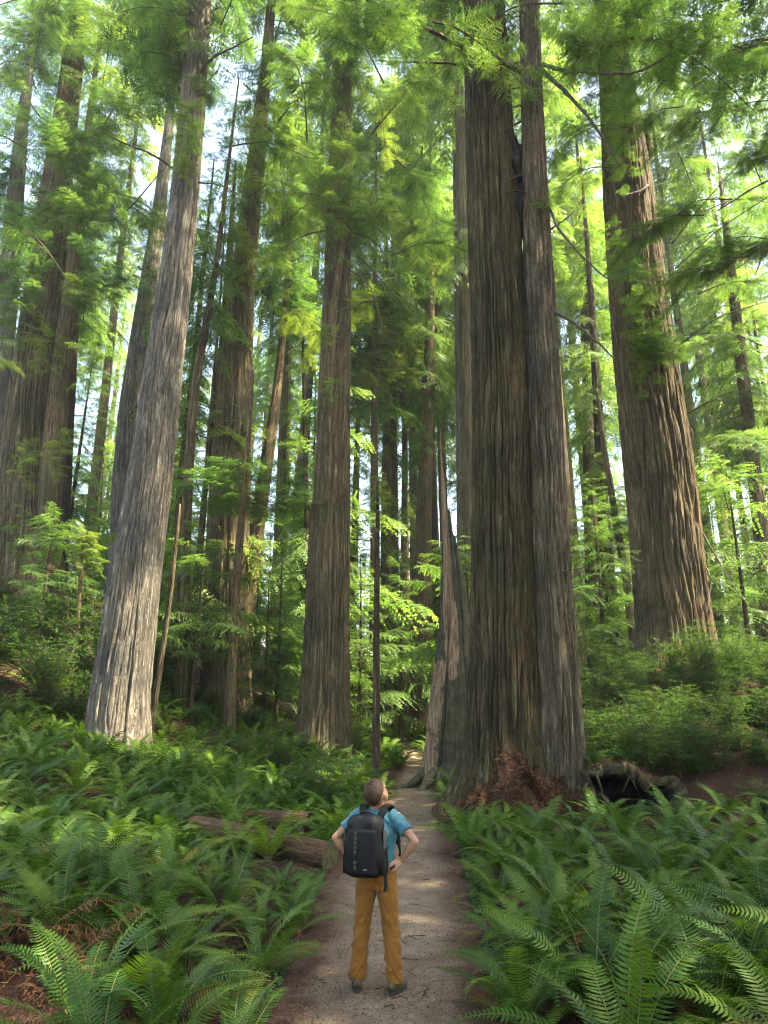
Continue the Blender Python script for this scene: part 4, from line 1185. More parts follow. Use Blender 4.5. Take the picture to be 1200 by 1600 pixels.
def fern_plant_mesh(name, seed, nf, pairs, fine=False, lo=0.75, hi=1.15, dead=0):
    rng = np.random.default_rng(seed)
    A = Acc()
    az = rng.uniform(0, 6.28)
    for k in range(nf):
        az += 2.399 + rng.normal(0, 0.25)
        f = k / nf
        L = rng.uniform(lo, hi) 
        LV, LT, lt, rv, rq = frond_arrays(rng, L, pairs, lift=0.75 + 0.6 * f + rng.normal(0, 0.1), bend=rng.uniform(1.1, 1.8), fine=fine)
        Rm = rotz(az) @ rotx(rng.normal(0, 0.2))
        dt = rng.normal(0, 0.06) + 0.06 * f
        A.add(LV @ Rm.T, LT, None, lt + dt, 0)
        A.add(rv @ Rm.T, None, rq, 0.5, 1)
    for k in range(dead):
        az += 2.1
        LV, LT, lt, rv, rq = frond_arrays(rng, 0.8, 18, lift=0.35, bend=1.4, fine=False, dead=True)
        Rm = rotz(az)
        A.add(LV @ Rm.T, LT, None, lt, 2)
    return A.mesh(name, GREEN + [M['fern_dead']])
FERN_MID = [fern_plant_mesh('sword_fern', 40 + k, 15, 28, dead=2) for k in range(7)]
FERN_FAR_SRC = [fern_plant_mesh('fern_far', 60 + k, 11, 14) for k in range(3)]

KEEP_OUT = [(KEY['main'][1][0] + 0.4, 16.5, 1.9), (1.95, 22.4, 1.15), (KEY['grey'][1][0], 22, 1.0), (KEY['centre'][1][0], 29, 1.3), (-0.25, 23.5, 0.15),
            (KEY['right'][1][0], 26, 1.6), (5.55, 15.4, 1.15), (5.6, 16.6, 1.3)]

def ok_spot(x, y, margin=0.12):
    d = abs(x - float(path_x(y))) - float(path_w(y))
    if d < margin:
        return False
    for (a, b, r) in KEEP_OUT:
        if (x - a) ** 2 + (y - b) ** 2 < r * r:
            return False
    # logs
    for (p, q, r) in LOGS:
        ab = q - p; t = np.clip(np.dot(np.array([x, y]) - p, ab) / np.dot(ab, ab), 0, 1)
        if np.linalg.norm(np.array([x, y]) - p - ab * t) < r:
            return False
    return True
LOGS = [(np.array([at(400, 1322, 12.5)[0], 12.5]), np.array([at(516, 1338, 11.6)[0], 11.6]), 0.42), (np.array([at(390, 1285, 14.7)[0], 14.7]), np.array([at(484, 1283, 14.2)[0], 14.2]), 0.4)]

def scatter(n, y0, y1, dmin, seed, xr=0.64, pad=0.6, cond=None, tries=40):
    rng = np.random.default_rng(seed)
    pts = []
    cell = {}
    for _ in range(n * tries):
        if len(pts) >= n:
            break
        y = math.sqrt(rng.uniform(y0 ** 2, y1 ** 2))
        xm = xr * y + pad
        x = rng.uniform(-xm, xm)
        if cond is not None and not cond(x, y):
            continue
        dm = dmin(y) if callable(dmin) else dmin
        ci, cj = int(x // 0.5), int(y // 0.5)
        bad = False
        R = int(dm / 0.5) + 1
        for a in range(ci - R, ci + R + 1):
            for b in range(cj - R, cj + R + 1):
                for q in cell.get((a, b), ()):
                    if (q[0] - x) ** 2 + (q[1] - y) ** 2 < dm * dm:
                        bad = True; break
                if bad: break
            if bad: break
        if bad or not ok_spot(x, y):
            continue
        pts.append((x, y)); cell.setdefault((ci, cj), []).append((x, y))
    return pts

def fern_zone(x, y):
    # bare, litter-covered places
    if x > 4.4 and 15.0 < y < 21: return False
    if x > 2 and y > 17.5: return False
    if -3.75 < x < -2.45 and 5.75 < y < 7.45: return False      # the heap of dead fronds
    if -2.5 < x < -0.6 and 10.3 < y < 11.7: return False     # before the sawn log
    if -2.8 < x < -1.1 and 12.5 < y < 14.0: return False
    if x > 0 and y < 15 and x - float(path_x(y)) - float(path_w(y)) < 0.15: return False
    if x < 0 and y < 11 and float(path_x(y)) - float(path_w(y)) - x < 0.12: return False
    return True

def nslope(x, y):
    e = 0.3
    return Vector((-(hz(x + e, y) - hz(x - e, y)) / (2 * e) * 0.5, -(hz(x, y + e) - hz(x, y - e)) / (2 * e) * 0.5, 1)).normalized()

def fern_label(x, y):
    if x < 0:
        px, _ = proj(x, y, hz(x, y) + 0.4)
        if y < 14.5:
            if px < 150: return 'dark green sword fern at the left edge, level with the fallen logs'
            if px < 330: return 'sword fern on the left bank, to the left of the fallen logs'
            return 'sword fern close around the two fallen logs'
        if y < 18:
            if px < 150: return 'sword fern near the left edge, lower down than the grey redwood'
            if px < 330: return 'sword fern on the left bank directly below the leaning grey redwood'
            return 'sword fern behind the fallen logs, left of the hiker\'s head'
        if px < 240: return 'small-looking sunlit sword fern around the foot of the leaning grey redwood'
        return 'small-looking sword fern on the slope between grey redwood and straight middle redwood'
    if y < 14.3: return 'sword fern in the bed right of the path, below the hollow stump'
    if y < 17: return 'sword fern close in front of the double redwood and hollow stump'
    return 'sword fern beside the path near the foot of the splintered snag'

FERNS = 0
near = scatter(104, 5.0, 11.2, 0.52, 3, xr=0.56, pad=0.9, cond=fern_zone)
# hand-placed ones that can be recognised
near = [(at(760, 1300, 14.2)[0] - 0.2, 13.4)] + near
_ones = ['first', 'second', 'third', 'fourth', 'fifth', 'sixth', 'seventh', 'eighth', 'ninth', 'tenth', 'eleventh', 'twelfth', 'thirteenth', 'fourteenth', 'fifteenth', 'sixteenth', 'seventeenth', 'eighteenth', 'nineteenth']
ORD = _ones + ['twentieth'] + ['twenty-' + w for w in _ones[:9]] + ['thirtieth'] + ['thirty-' + w for w in _ones[:9]] + ['fortieth'] * 30
def row_labels(pts, step, fmt):
    """a label for each plant: its row counted from the viewer, its place in the row counted from the left"""
    rows = {}
    y0 = min(p[1] for p in pts)
    for p in pts:
        rows.setdefault(int((p[1] - y0) / step), []).append(p)
    out = {}
    for ri, r in enumerate(sorted(rows)):
        for k, q in enumerate(sorted(rows[r], key=lambda p: p[0] / p[1])):
            out[q] = fmt % (ORD[k] if k else 'leftmost', 'front' if ri == 0 else ORD[ri])
    return out
NEAR_LABEL = {}
for side in (-1, 1):
    rows = {}
    for (x, y) in near:
        if (x - float(path_x(y))) * side > 0:
            rows.setdefault(int((y - 5.0) / 0.9), []).append((x, y))
    for ri, r in enumerate(sorted(rows)):
        for k, q in enumerate(sorted(rows[r], key=lambda p: abs(p[0] - float(path_x(p[1]))))):
            NEAR_LABEL[q] = 'sword fern, %s from the path in the %s row %s of the path' % (ORD[k], 'front' if ri == 0 else ORD[ri], 'left' if side < 0 else 'right')
rr = np.random.default_rng(77)
for (x, y) in near:
    z = hz(x, y)
    s = rr.uniform(0.82, 1.22)
    edge = abs(x - float(path_x(y))) - float(path_w(y))
    if edge < 0.55:
        s *= 0.75
    if -2.6 < x < -0.5 and 9.0 < y < 11.9:
        s *= 0.6
    root = empty('sword_fern', (x, y, z - 0.02), NEAR_LABEL[(x, y)], 'fern', 'sword ferns left of the path' if x < float(path_x(y)) else 'sword ferns right of the path')
    q = Vector((0, 0, 1)).rotation_difference(nslope(x, y))
    root.rotation_mode = 'QUATERNION'; root.rotation_quaternion = q
    nf = int(rr.integers(12, 18))
    az = rr.uniform(0, 6.28)
    for k in range(nf):
        az += 2.399 + rr.normal(0, 0.3)
        f = k / nf
        L = s * rr.uniform(0.78, 1.2)
        me = FROND[int(rr.choice([5, 3, 2, 3])) if f < 0.3 else int(rr.choice([0, 1, 2, 4, 6, 7]))]
        if f < 0.25 and rr.random() < 0.22:
            me = FROND_TURN[int(rr.integers(2))]
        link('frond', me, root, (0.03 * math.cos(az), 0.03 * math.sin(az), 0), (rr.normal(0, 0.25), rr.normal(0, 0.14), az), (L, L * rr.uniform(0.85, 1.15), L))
    for k in range(int(rr.integers(2, 5))):
        az += 2.1
        link('dead_frond', FROND_DEAD[int(rr.integers(3))], root, (0, 0, 0.02), (rr.normal(0, 0.3), 0, az), s * rr.uniform(0.6, 0.9))
    FERNS += 1

def far_cond(x, y):
    return fern_zone(x, y) and not (x > 2.2 and y > 17)
mid = scatter(195, 11.2, 21.5, lambda y: 0.50 + 0.014 * y, 4, xr=0.62, pad=0.3, cond=far_cond)
MID_LABEL = {}
for lab in sorted({fern_label(*p) for p in mid}):
    MID_LABEL.update(row_labels([p for p in mid if fern_label(*p) == lab], 0.8, lab.replace('%', '') [:0] + '%s in %s row: ' + ' '.join(lab.split()[:11])))
for (x, y) in mid:
    o = link('sword_fern', FERN_MID[int(rr.integers(7))], None, (x, y, hz(x, y) - 0.02))
    q = Vector((0, 0, 1)).rotation_difference(nslope(x, y))
    o.rotation_mode = 'QUATERNION'
    o.rotation_quaternion = q @ Euler((0, 0, rr.uniform(0, 6.28))).to_quaternion()
    s = rr.uniform(0.75, 1.15)
    o.scale = (s, s, s * rr.uniform(0.85, 1.15))
    tag(o, MID_LABEL[(x, y)], 'fern', fern_label(x, y).replace('sword fern', 'sword ferns'))

def merge_instances(name, srcs, spots, mats, rng, srange, zoff=-0.02, kind='stuff', label=None):
    """far plants that nobody could count, joined into one object"""
    V = []; F3 = []; F4 = []; tint = []; m3 = []; m4 = []; n = 0
    data = []
    for me in srcs:
        nv = len(me.vertices); co = np.zeros(nv * 3); me.vertices.foreach_get('co', co)
        lt = np.zeros(len(me.polygons), int); me.polygons.foreach_get('loop_total', lt)
        vi = np.zeros(len(me.loops), int); me.loops.foreach_get('vertex_index', vi)
        ls = np.zeros(len(me.polygons), int); me.polygons.foreach_get('loop_start', ls)
        mi = np.zeros(len(me.polygons), int); me.polygons.foreach_get('material_index', mi)
        tv = np.zeros(nv); me.attributes['tint'].data.foreach_get('value', tv)
        t3 = lt == 3; t4 = lt == 4
        data.append((co.reshape(-1, 3), vi[ls[t3][:, None] + np.arange(3)], vi[ls[t4][:, None] + np.arange(4)], tv, mi[t3], mi[t4]))
    for (x, y) in spots:
        co, a3, a4, tv, i3, i4 = data[int(rng.integers(len(data)))]
        s = rng.uniform(*srange)
        V.append((co * s) @ rotz(rng.uniform(0, 6.28)).T + [x, y, hz(x, y) + zoff])
        F3.append(a3 + n); F4.append(a4 + n); tint.append(tv + rng.normal(0, 0.1)); m3.append(i3); m4.append(i4); n += len(co)
    F = [np.concatenate(F3)]; mi = [np.concatenate(m3)]
    if sum(len(f) for f in F4):
        F.append(np.concatenate(F4)); mi.append(np.concatenate(m4))
    o = link(name, new_mesh(name, np.concatenate(V), F, mats, tint=np.concatenate(tint), matidx=np.concatenate(mi)))
    tag(o, label, None, None, kind)
    return o
def ff_cond(x, y):
    return not (x > 2.2 and y < 30)
ff = scatter(240, 19.5, 34, 0.72, 5, xr=0.62, pad=0.5, cond=lambda x, y: x < -0.6) + scatter(130, 26, 62, 1.2, 6, xr=0.6, pad=0.5, cond=lambda x, y: ff_cond(x, y) and (x > -0.6 or y > 34))
ff += scatter(110, 26.5, 47, 0.62, 16, xr=0.09, pad=0.6, cond=lambda x, y: -2.6 < x < 4.5)
merge_instances('undergrowth', FERN_FAR_SRC, ff, GREEN + [M['fern_dead']], rr, (0.9, 1.4), label='mass of distant ferns and low green undergrowth beyond the trunks')

fill = scatter(260, 11.5, 22, 0.55, 15, xr=0.6, pad=0.3, cond=lambda x, y: x < 0 and fern_zone(x, y))
merge_instances('low_fern_cover', FERN_FAR_SRC, fill, GREEN + [M['fern_dead']], rr, (0.5, 0.85), label='low young fern growth filling the gaps on the left bank')
for (dx, dy, dz, lab) in [(-0.55, 0.35, 1.0, 'small drooping fern growing on the left part of the hollow stump'), (0.15, 0.3, 1.08, 'upright fern growing on top of the hollow stump')]:
    o = link('sword_fern', FERN_MID[3], None, (HOLLOW[0] + dx, HOLLOW[1] + dy, HOLLOW[2] + dz), (0, 0, 1.0 + dx), 0.62)
    tag(o, lab, 'fern')
# heap of dead fronds at the lower left
hp = (-3.1, 6.75)
root = empty('dead_fern_heap', (hp[0], hp[1], hz(*hp)), 'heap of curled brown dead fern fronds in the lower left corner', 'dead fern')
for k in range(70):
    a = rr.uniform(0, 6.28); r_ = rr.uniform(0, 0.5)
    link('dead_frond', FROND_DEAD[int(rr.integers(3))], root, (r_ * math.cos(a), r_ * math.sin(a), rr.uniform(0.05, 0.5) * (1 - r_)), (rr.normal(0, 0.5), rr.normal(0.2, 0.35), a + rr.normal(0, 0.5)), rr.uniform(0.6, 0.95))

# ------------------------------------------------------------------ shrubs
def shrub_mesh(name, seed, H=1.6, W=1.3, stems=11, mat='shrub', leaf=0.044):
    rng = np.random.default_rng(seed)
    A = Acc()
    for s in range(stems):
        az = rng.uniform(0, 6.28); out = rng.uniform(0.15, 1.0)
        hh = H * rng.uniform(0.6, 1.05) * (1.1 - 0.4 * out)
        tip = np.array([math.cos(az) * W * out * 0.75, math.sin(az) * W * out * 0.75, hh])
        mid = tip * [0.45, 0.45, 0.6] + rng.normal(0, 0.08, 3)
        P = bez([(0.05 * math.cos(az), 0.05 * math.sin(az), -0.05), mid, tip], 8)
        v, t, q = tube(P, np.linspace(0.014, 0.004, len(P)), 4, False)
        A.add(v, t, q, 0.5, 1)
        # side twigs carrying leaves in flat sprays
        for k in range(26):
            f = rng.uniform(0.12, 1.0)
            p0 = P[int(f * (len(P) - 1))]
            a2 = rng.uniform(0, 6.28)
            d = np.array([math.cos(a2), math.sin(a2), rng.normal(0.18, 0.25)]); d /= np.linalg.norm(d)
            L = rng.uniform(0.22, 0.6) * (1.15 - 0.4 * f)
            nl = int(L / 0.020)
            s_ = np.linspace(0.08, 1, nl)
            pp = p0 + d * (s_ * L)[:, None] + np.array([0, 0, -0.12 * L]) * (s_ ** 2)[:, None] + rng.normal(0, 0.012, (nl, 3))
            per = np.cross(d, [0, 0, 1.0]); per /= np.linalg.norm(per)
            sg = np.where(np.arange(nl) % 2 == 0, 1.0, -1.0)
            ld = per * sg[:, None] * 0.9 + d * 0.5 + rng.normal(0, 0.35, (nl, 3)); ld /= np.linalg.norm(ld, axis=1)[:, None]
            wv = np.cross(ld, np.array([0, 0, 1.0]) + rng.normal(0, 0.4, (nl, 3))); wv /= np.linalg.norm(wv, axis=1)[:, None] + 1e-6
            ll = leaf * rng.uniform(0.7, 1.3, nl)[:, None]
            V = np.stack([pp, pp + ld * ll * 0.5 + wv * ll * 0.28, pp + ld * ll, pp + ld * ll * 0.5 - wv * ll * 0.28], 1).reshape(-1, 3)
            Q = np.arange(len(V)).reshape(-1, 4)
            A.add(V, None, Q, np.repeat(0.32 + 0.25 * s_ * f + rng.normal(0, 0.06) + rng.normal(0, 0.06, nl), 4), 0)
            v = np.array([p0, p0 + [0, 0, 0.006], p0 + d * L * 0.9 + np.array([0, 0, -0.1 * L])])
            A.add(v, [[0, 1, 2]], None, 0.5, 1)
    return A.mesh(name, [M[mat], M['twig']])
SHRUB = [shrub_mesh('leafy_shrub', 80 + k, H=h, W=w, stems=s) for k, (h, w, s) in enumerate([(1.7, 1.3, 13), (1.4, 1.4, 12), (2.1, 1.2, 14), (1.1, 1.1, 10)])]

def shrub(x, y, k, s, label, group, dz=0.0):
    o = link('leafy_shrub', SHRUB[k], None, (x, y, hz(x, y) - 0.03 + dz), (0, 0, rr.uniform(0, 6.28)), (s * rr.uniform(0.85, 1.2), s * rr.uniform(0.85, 1.2), s * rr.uniform(0.65, 1.3)))
    tag(o, label, 'shrub', group)
    return o
# the thicket on the mound to the right
TH_R = scatter(80, 16.8, 25.5, 0.66, 8, xr=0.6, pad=0.3, cond=lambda x, y: x > 4.7 and x > 0.21 * y + 0.6 and (y > 17.3 or x > 6.8))
TH_R_L = row_labels(TH_R, 1.3, 'fine-leaved thicket shrub under the leaning right redwood, %s in its %s row')
for (x, y) in TH_R:
    shrub(x, y, int(rr.integers(4)), rr.uniform(0.65, 1.1), TH_R_L[(x, y)], 'shrubs of the right-hand thicket')
TH_L = scatter(9, 15.4, 17.4, 0.9, 9, xr=0.6, pad=0.5, cond=lambda x, y: x > 6.9)
TH_L_L = row_labels(TH_L, 1.3, 'low shrub in brown litter right of the hollow stump, %s in its %s row')
for (x, y) in TH_L:
    shrub(x, y, 3, rr.uniform(0.5, 0.8), TH_L_L[(x, y)], 'low shrubs on the brown litter')
# bushes on the left bank and along the slope
BK_L = scatter(34, 22.5, 34, 1.1, 10, xr=0.58, pad=0.3, cond=lambda x, y: x < -0.30 * y - 1.0)
BK_L_L = row_labels(BK_L, 1.3, 'dark leafy shrub on the upper left bank, %s in its %s row')
for (x, y) in BK_L:
    shrub(x, y, int(rr.integers(4)), rr.uniform(1.1, 1.7), BK_L_L[(x, y)], 'shrubs on the upper left bank')
BK_M = scatter(22, 20, 33, 1.0, 12, xr=0.3, pad=0.2, cond=lambda x, y: -0.27 * y < x < -0.7)
BK_M_L = row_labels(BK_M, 1.3, 'small leafy shrub near the straight middle redwood, %s in its %s row')
for (x, y) in BK_M:
    shrub(x, y, int(rr.integers(4)), rr.uniform(0.6, 1.0), BK_M_L[(x, y)], 'small shrubs near the middle redwood')
for bi, (px, py, Y, k, s) in enumerate([(520, 1240, 17.5, 1, 0.75), (480, 1225, 18.8, 3, 0.9), (545, 1215, 19.8, 1, 0.7), (500, 1205, 21.0, 0, 0.7)]):
    p = at(px, py, Y)
    shrub(p[0], Y, k, s, 'yellowish-green small-leaved bush left of the path behind the hiker, %s from the viewer' % ORD[bi], 'bushes left of the path behind the hiker')

# ------------------------------------------------------------------ forest behind
rb = np.random.default_rng(31)
def simple_trunk(name, H, r, mat, n=10):
    zs = np.linspace(-0.8, H, 26)
    R = r * np.interp(zs / H, [-0.1, 0, 0.05, 0.5, 1.0], [1.3, 1.2, 1.0, 0.62, 0.06])
    cx = 0.15 * np.sin(zs * 0.21) * 0.5; cyy = 0.15 * np.cos(zs * 0.17) * 0.5
    P = np.stack([cx - cx[0], cyy - cyy[0], zs], -1)
    v, t, q = tube(P, R, n)
    return new_mesh(name, v, [q, t], M[mat], smooth=True)
TR_YOUNG = simple_trunk('trunk', 14.0, 0.14, 'bark_dark')
TR_TALL = simple_trunk('trunk', 40.0, 0.62, 'bark_mid', 16)

def gap_phrase(x, y):
    px, _ = proj(x, y, 8.0)
    if px < 180: return 'left of the leaning grey redwood'
    if px < 330: return 'between the grey redwood and the dark cluster'
    if px < 480: return 'between the dark cluster and the straight middle redwood'
    if px < 700: return 'in the gap above the path'
    if px < 950: return 'behind the double redwood'
    return 'beyond the leaning right redwood'

def bg_ok(x, y):
    px, _ = proj(x, y, 3.0)
    return abs(x - float(path_x(min(y, 46)))) > (3.2 if y < 48 else 0.0)
pts = scatter(160, 33, 105, lambda y: 2.0 + 0.014 * y, 13, xr=0.64, pad=2, cond=bg_ok)
BIG = {p: rb.random() < 0.25 for p in pts}
def bg_order(p):
    same = sorted([q for q in pts if BIG[q] == BIG[p] and gap_phrase(*q) == gap_phrase(*p)], key=lambda q: q[0] / q[1])
    k = same.index(p)
    return ('leftmost' if k == 0 else 'rightmost' if k == len(same) - 1 else ORD[k] + ' from left') + ', '
for (x, y) in pts:
    z = hz(x, y)
    big = BIG[(x, y)]
    ph = gap_phrase(x, y)
    if big:
        lab = 'tall background conifer, ' + bg_order((x, y)) + ph
        root = empty('tall_conifer', (x, y, z), lab, 'tree', 'tall conifers ' + ph)
        s = rb.uniform(1.0, 1.85)
        root.rotation_euler = (rb.normal(0, 0.012), rb.normal(0, 0.012), rb.uniform(0, 6.28))
        link('trunk', TR_TALL, root, None, None, (s * 0.55, s * 0.55, s * 0.93))
        kind = ['tall1', 'tall2', 'tall3', 'tall2'][int(rb.integers(4))]
        rs = rb.uniform(1.2, 1.7)
        link('crown', CROWN[kind], root, (0, 0, 40 * s * 0.36), (0, 0, rb.uniform(0, 6.28)), (rs, rs, 40 * s * 0.62 / 20))
    else:
        lab = 'young green conifer, ' + bg_order((x, y)) + ph
        root = empty('young_conifer', (x, y, z), lab, 'tree', 'young conifers ' + ph)
        s = rb.uniform(1.0, 2.4)
        root.rotation_euler = (rb.normal(0, 0.02), rb.normal(0, 0.02), rb.uniform(0, 6.28))
        sx = s * rb.uniform(0.8, 1.05) if s < 1.5 else s * 0.75
        link('trunk', TR_YOUNG, root, None, None, (sx, sx, s))
        kind = ['young1', 'young2', 'sunny', 'sunny'][int(rb.integers(4))]
        link('crown', CROWN[kind], root, None, (0, 0, rb.uniform(0, 6.28)), (sx, sx, s))
# tall trees that close the gaps in the canopy
for (px, Y, s, kind, lab) in [
        (615, 52, 1.55, 'tall2', 'tall sunlit conifer filling the sky gap right of the straight middle redwood'),
        (645, 60, 1.85, 'tall1', 'tall conifer high above the path bend'),
        (690, 50, 1.6, 'tall3', 'tall loose conifer above the splintered snag'),
        (585, 44, 1.35, 'tall1', 'tall conifer above the thin dark pole tree'),
        (885, 50, 1.6, 'tall2', 'tall sunlit conifer just right of the double redwood'),
        (915, 62, 1.9, 'tall1', 'farther tall conifer between double redwood and leaning right redwood'),
        (1085, 48, 1.6, 'tall2', 'tall sunlit conifer touching the right flank of the leaning redwood'),
        (1120, 58, 1.8, 'tall1', 'tall conifer in the open sky right of the leaning redwood'),
        (1170, 46, 1.5, 'tall3', 'tall loose conifer behind the slim right-edge tree'),
        (150, 52, 1.7, 'tall2', 'tall sunlit conifer between the left-edge redwood and grey redwood'),
        (440, 50, 1.7, 'tall2', 'tall sunlit conifer between dark cluster and straight middle redwood')]:
    x = (px - 600) / FPX * (Y * CP + 5)
    root = empty('tall_conifer', (x, Y, hz(x, Y)), lab, 'tree')
    link('trunk', TR_TALL, root, None, None, (s * 0.42, s * 0.42, s * 0.9))
    rs = rb.uniform(1.35, 1.6)
    link('crown', CROWN[kind], root, (0, 0, 40 * s * 0.40), (0, 0, rb.uniform(0, 6.28)), (rs, rs, 40 * s * 0.56 / 20))
# understorey trees between the key trunks
for (px, py, Y, k, s, lab) in [
        (430, 1110, 31, 'near1', 1.5, 'feathery young hemlock just left of the straight middle redwood'),
        (410, 1120, 30, 'near1', 1.2, 'short feathery hemlock in front of the dark cluster'),
        (300, 1080, 28, 'near2', 1.3, 'shaded hemlock right of the grey redwood'),
        (265, 1060, 30, 'near1', 1.3, 'drooping hemlock behind the leaning bare sapling'),
        (625, 1150, 38, 'near1', 1.8, 'soft young hemlock left of the path bend'),
        (560, 1150, 34, 'near1', 1.6, 'young hemlock right of the straight middle redwood'),
        (735, 1150, 30, 'near2', 1.6, 'leafy understorey tree between snag and double redwood'),
        (1120, 1060, 31, 'near1', 1.7, 'young conifer right of the leaning red-brown redwood'),
        (1180, 1080, 29, 'near2', 1.6, 'spreading understorey tree at the right edge'),
        (950, 1090, 30, 'near1', 1.5, 'young hemlock filling the gap right of the double redwood'),
        (60, 990, 27, 'near2', 1.0, 'low spreading hemlock before the broad old redwood')]:
    p = at(px, py, Y)
    z = hz(p[0], Y)
    root = empty('hemlock_tree', (p[0], Y, z), lab, 'tree')
    link('trunk', TR_YOUNG, root, None, None, (0.5 * s, 0.5 * s, 6 / 14 * s))
    link('crown', CROWN[k], root, None, (0, 0, rb.uniform(0, 6.28)), (s, s, s))

# ------------------------------------------------------------------ the forest going on around and behind the viewpoint
SHADE_TREES = [(11.5, 5.5), (15.5, 9.0), (19.5, 3.5), (13.5, 0.5), (22.5, 9.5), (18.0, 13.5), (25.0, 5.0)]   # unseen trees added right of the view to shade the foreground
def surrounding_forest():
    rng = np.random.default_rng(91)
    A = Acc()
    for k in range(22):
        for _ in range(60):
            a = rng.uniform(0, 6.283); d = rng.uniform(9, 48)
            x, y = d * math.sin(a), d * math.cos(a)
            if y > -3 and abs(x) < 0.64 * max(0, y) + 4.5: continue
            if y <= -3 and abs(x) < 2.5: continue
            break
        if k < len(SHADE_TREES): x, y = SHADE_TREES[k]
        z = hz(x, y)
        H = rng.uniform(32, 58); r = rng.uniform(0.4, 1.1)
        v, t, q = tube(np.array([[x, y, z - 0.5], [x, y, z + 2], [x, y, z + H * 0.5], [x, y, z + H]]), [r * 1.2, r, r * 0.7, 0.05], 10)
        A.add(v, t, q, 0.5, 1)
        nb = 105 if k < len(SHADE_TREES) else 80
        h = z + H * rng.uniform(0.34, 1.0, nb)
        f = (h - z) / H
        az = rng.uniform(0, 6.283, nb); L = 5.2 * (1.08 - f) ** 0.6 * rng.uniform(0.5, 1.1, nb)
        m = 42
        s = rng.uniform(0.1, 1, (nb, m))
        dx = np.stack([np.cos(az), np.sin(az)], -1); px = np.stack([-np.sin(az), np.cos(az)], -1)
        w = rng.normal(0, 0.2, (nb, m)) * L[:, None] * (1.1 - s)
        c = np.stack([x + dx[:, None, 0] * s * L[:, None] + px[:, None, 0] * w, y + dx[:, None, 1] * s * L[:, None] + px[:, None, 1] * w,
                      h[:, None] - 0.25 * L[:, None] * s ** 2 + rng.normal(0, 0.12, (nb, m))], -1).reshape(-1, 3)
        o = rng.normal(0, 0.24, (len(c), 3, 3)) * [1, 1, 0.5]
        V = (c[:, None, :] + o).reshape(-1, 3)
        A.add(V, np.arange(len(V)).reshape(-1, 3), None, np.repeat(rng.normal(0.4, 0.12, len(c)), 3), 0)
    o = link('surrounding_forest', A.mesh('surrounding_forest', [M['needle'], M['bark_mid']]))
    tag(o, 'forest continuing around and behind the viewpoint, with unseen shade trees added on the right', None, None, 'stuff')
surrounding_forest()

# ------------------------------------------------------------------ low ground cover, litter
rl = np.random.default_rng(55)
def normals_at(x, y):
    e = 0.15
    n = np.stack([-(height(x + e, y) - height(x - e, y)) / (2 * e), -(height(x, y + e) - height(x, y - e)) / (2 * e), np.ones_like(x)], -1)
    return n / np.linalg.norm(n, axis=1)[:, None]

def slivers(C, Nn, rng, lr, wr, lift=0.25):
    """thin bent strips lying on a surface at C with normal Nn"""
    k = len(C)
    d = rng.normal(0, 1, (k, 3)); d -= Nn * (d * Nn).sum(1)[:, None] * (1 - lift)
    d /= np.linalg.norm(d, axis=1)[:, None]
    w = np.cross(d, Nn); w /= np.linalg.norm(w, axis=1)[:, None] + 1e-6
    L = rng.uniform(*lr, k)[:, None]; W = rng.uniform(*wr, k)[:, None]
    up = Nn * rng.uniform(0.0, 0.25, k)[:, None] * L
    C = C + Nn * 0.012
    V = np.stack([C - d * L / 2, C - w * W + up, C + w * W + up, C + d * L / 2], 1).reshape(-1, 3)
    o = np.arange(k) * 4
    T = np.concatenate([np.stack([o, o + 1, o + 2], -1), np.stack([o + 1, o + 3, o + 2], -1)])
    return V, T, np.repeat(rng.uniform(0.1, 1.0, k), 4)

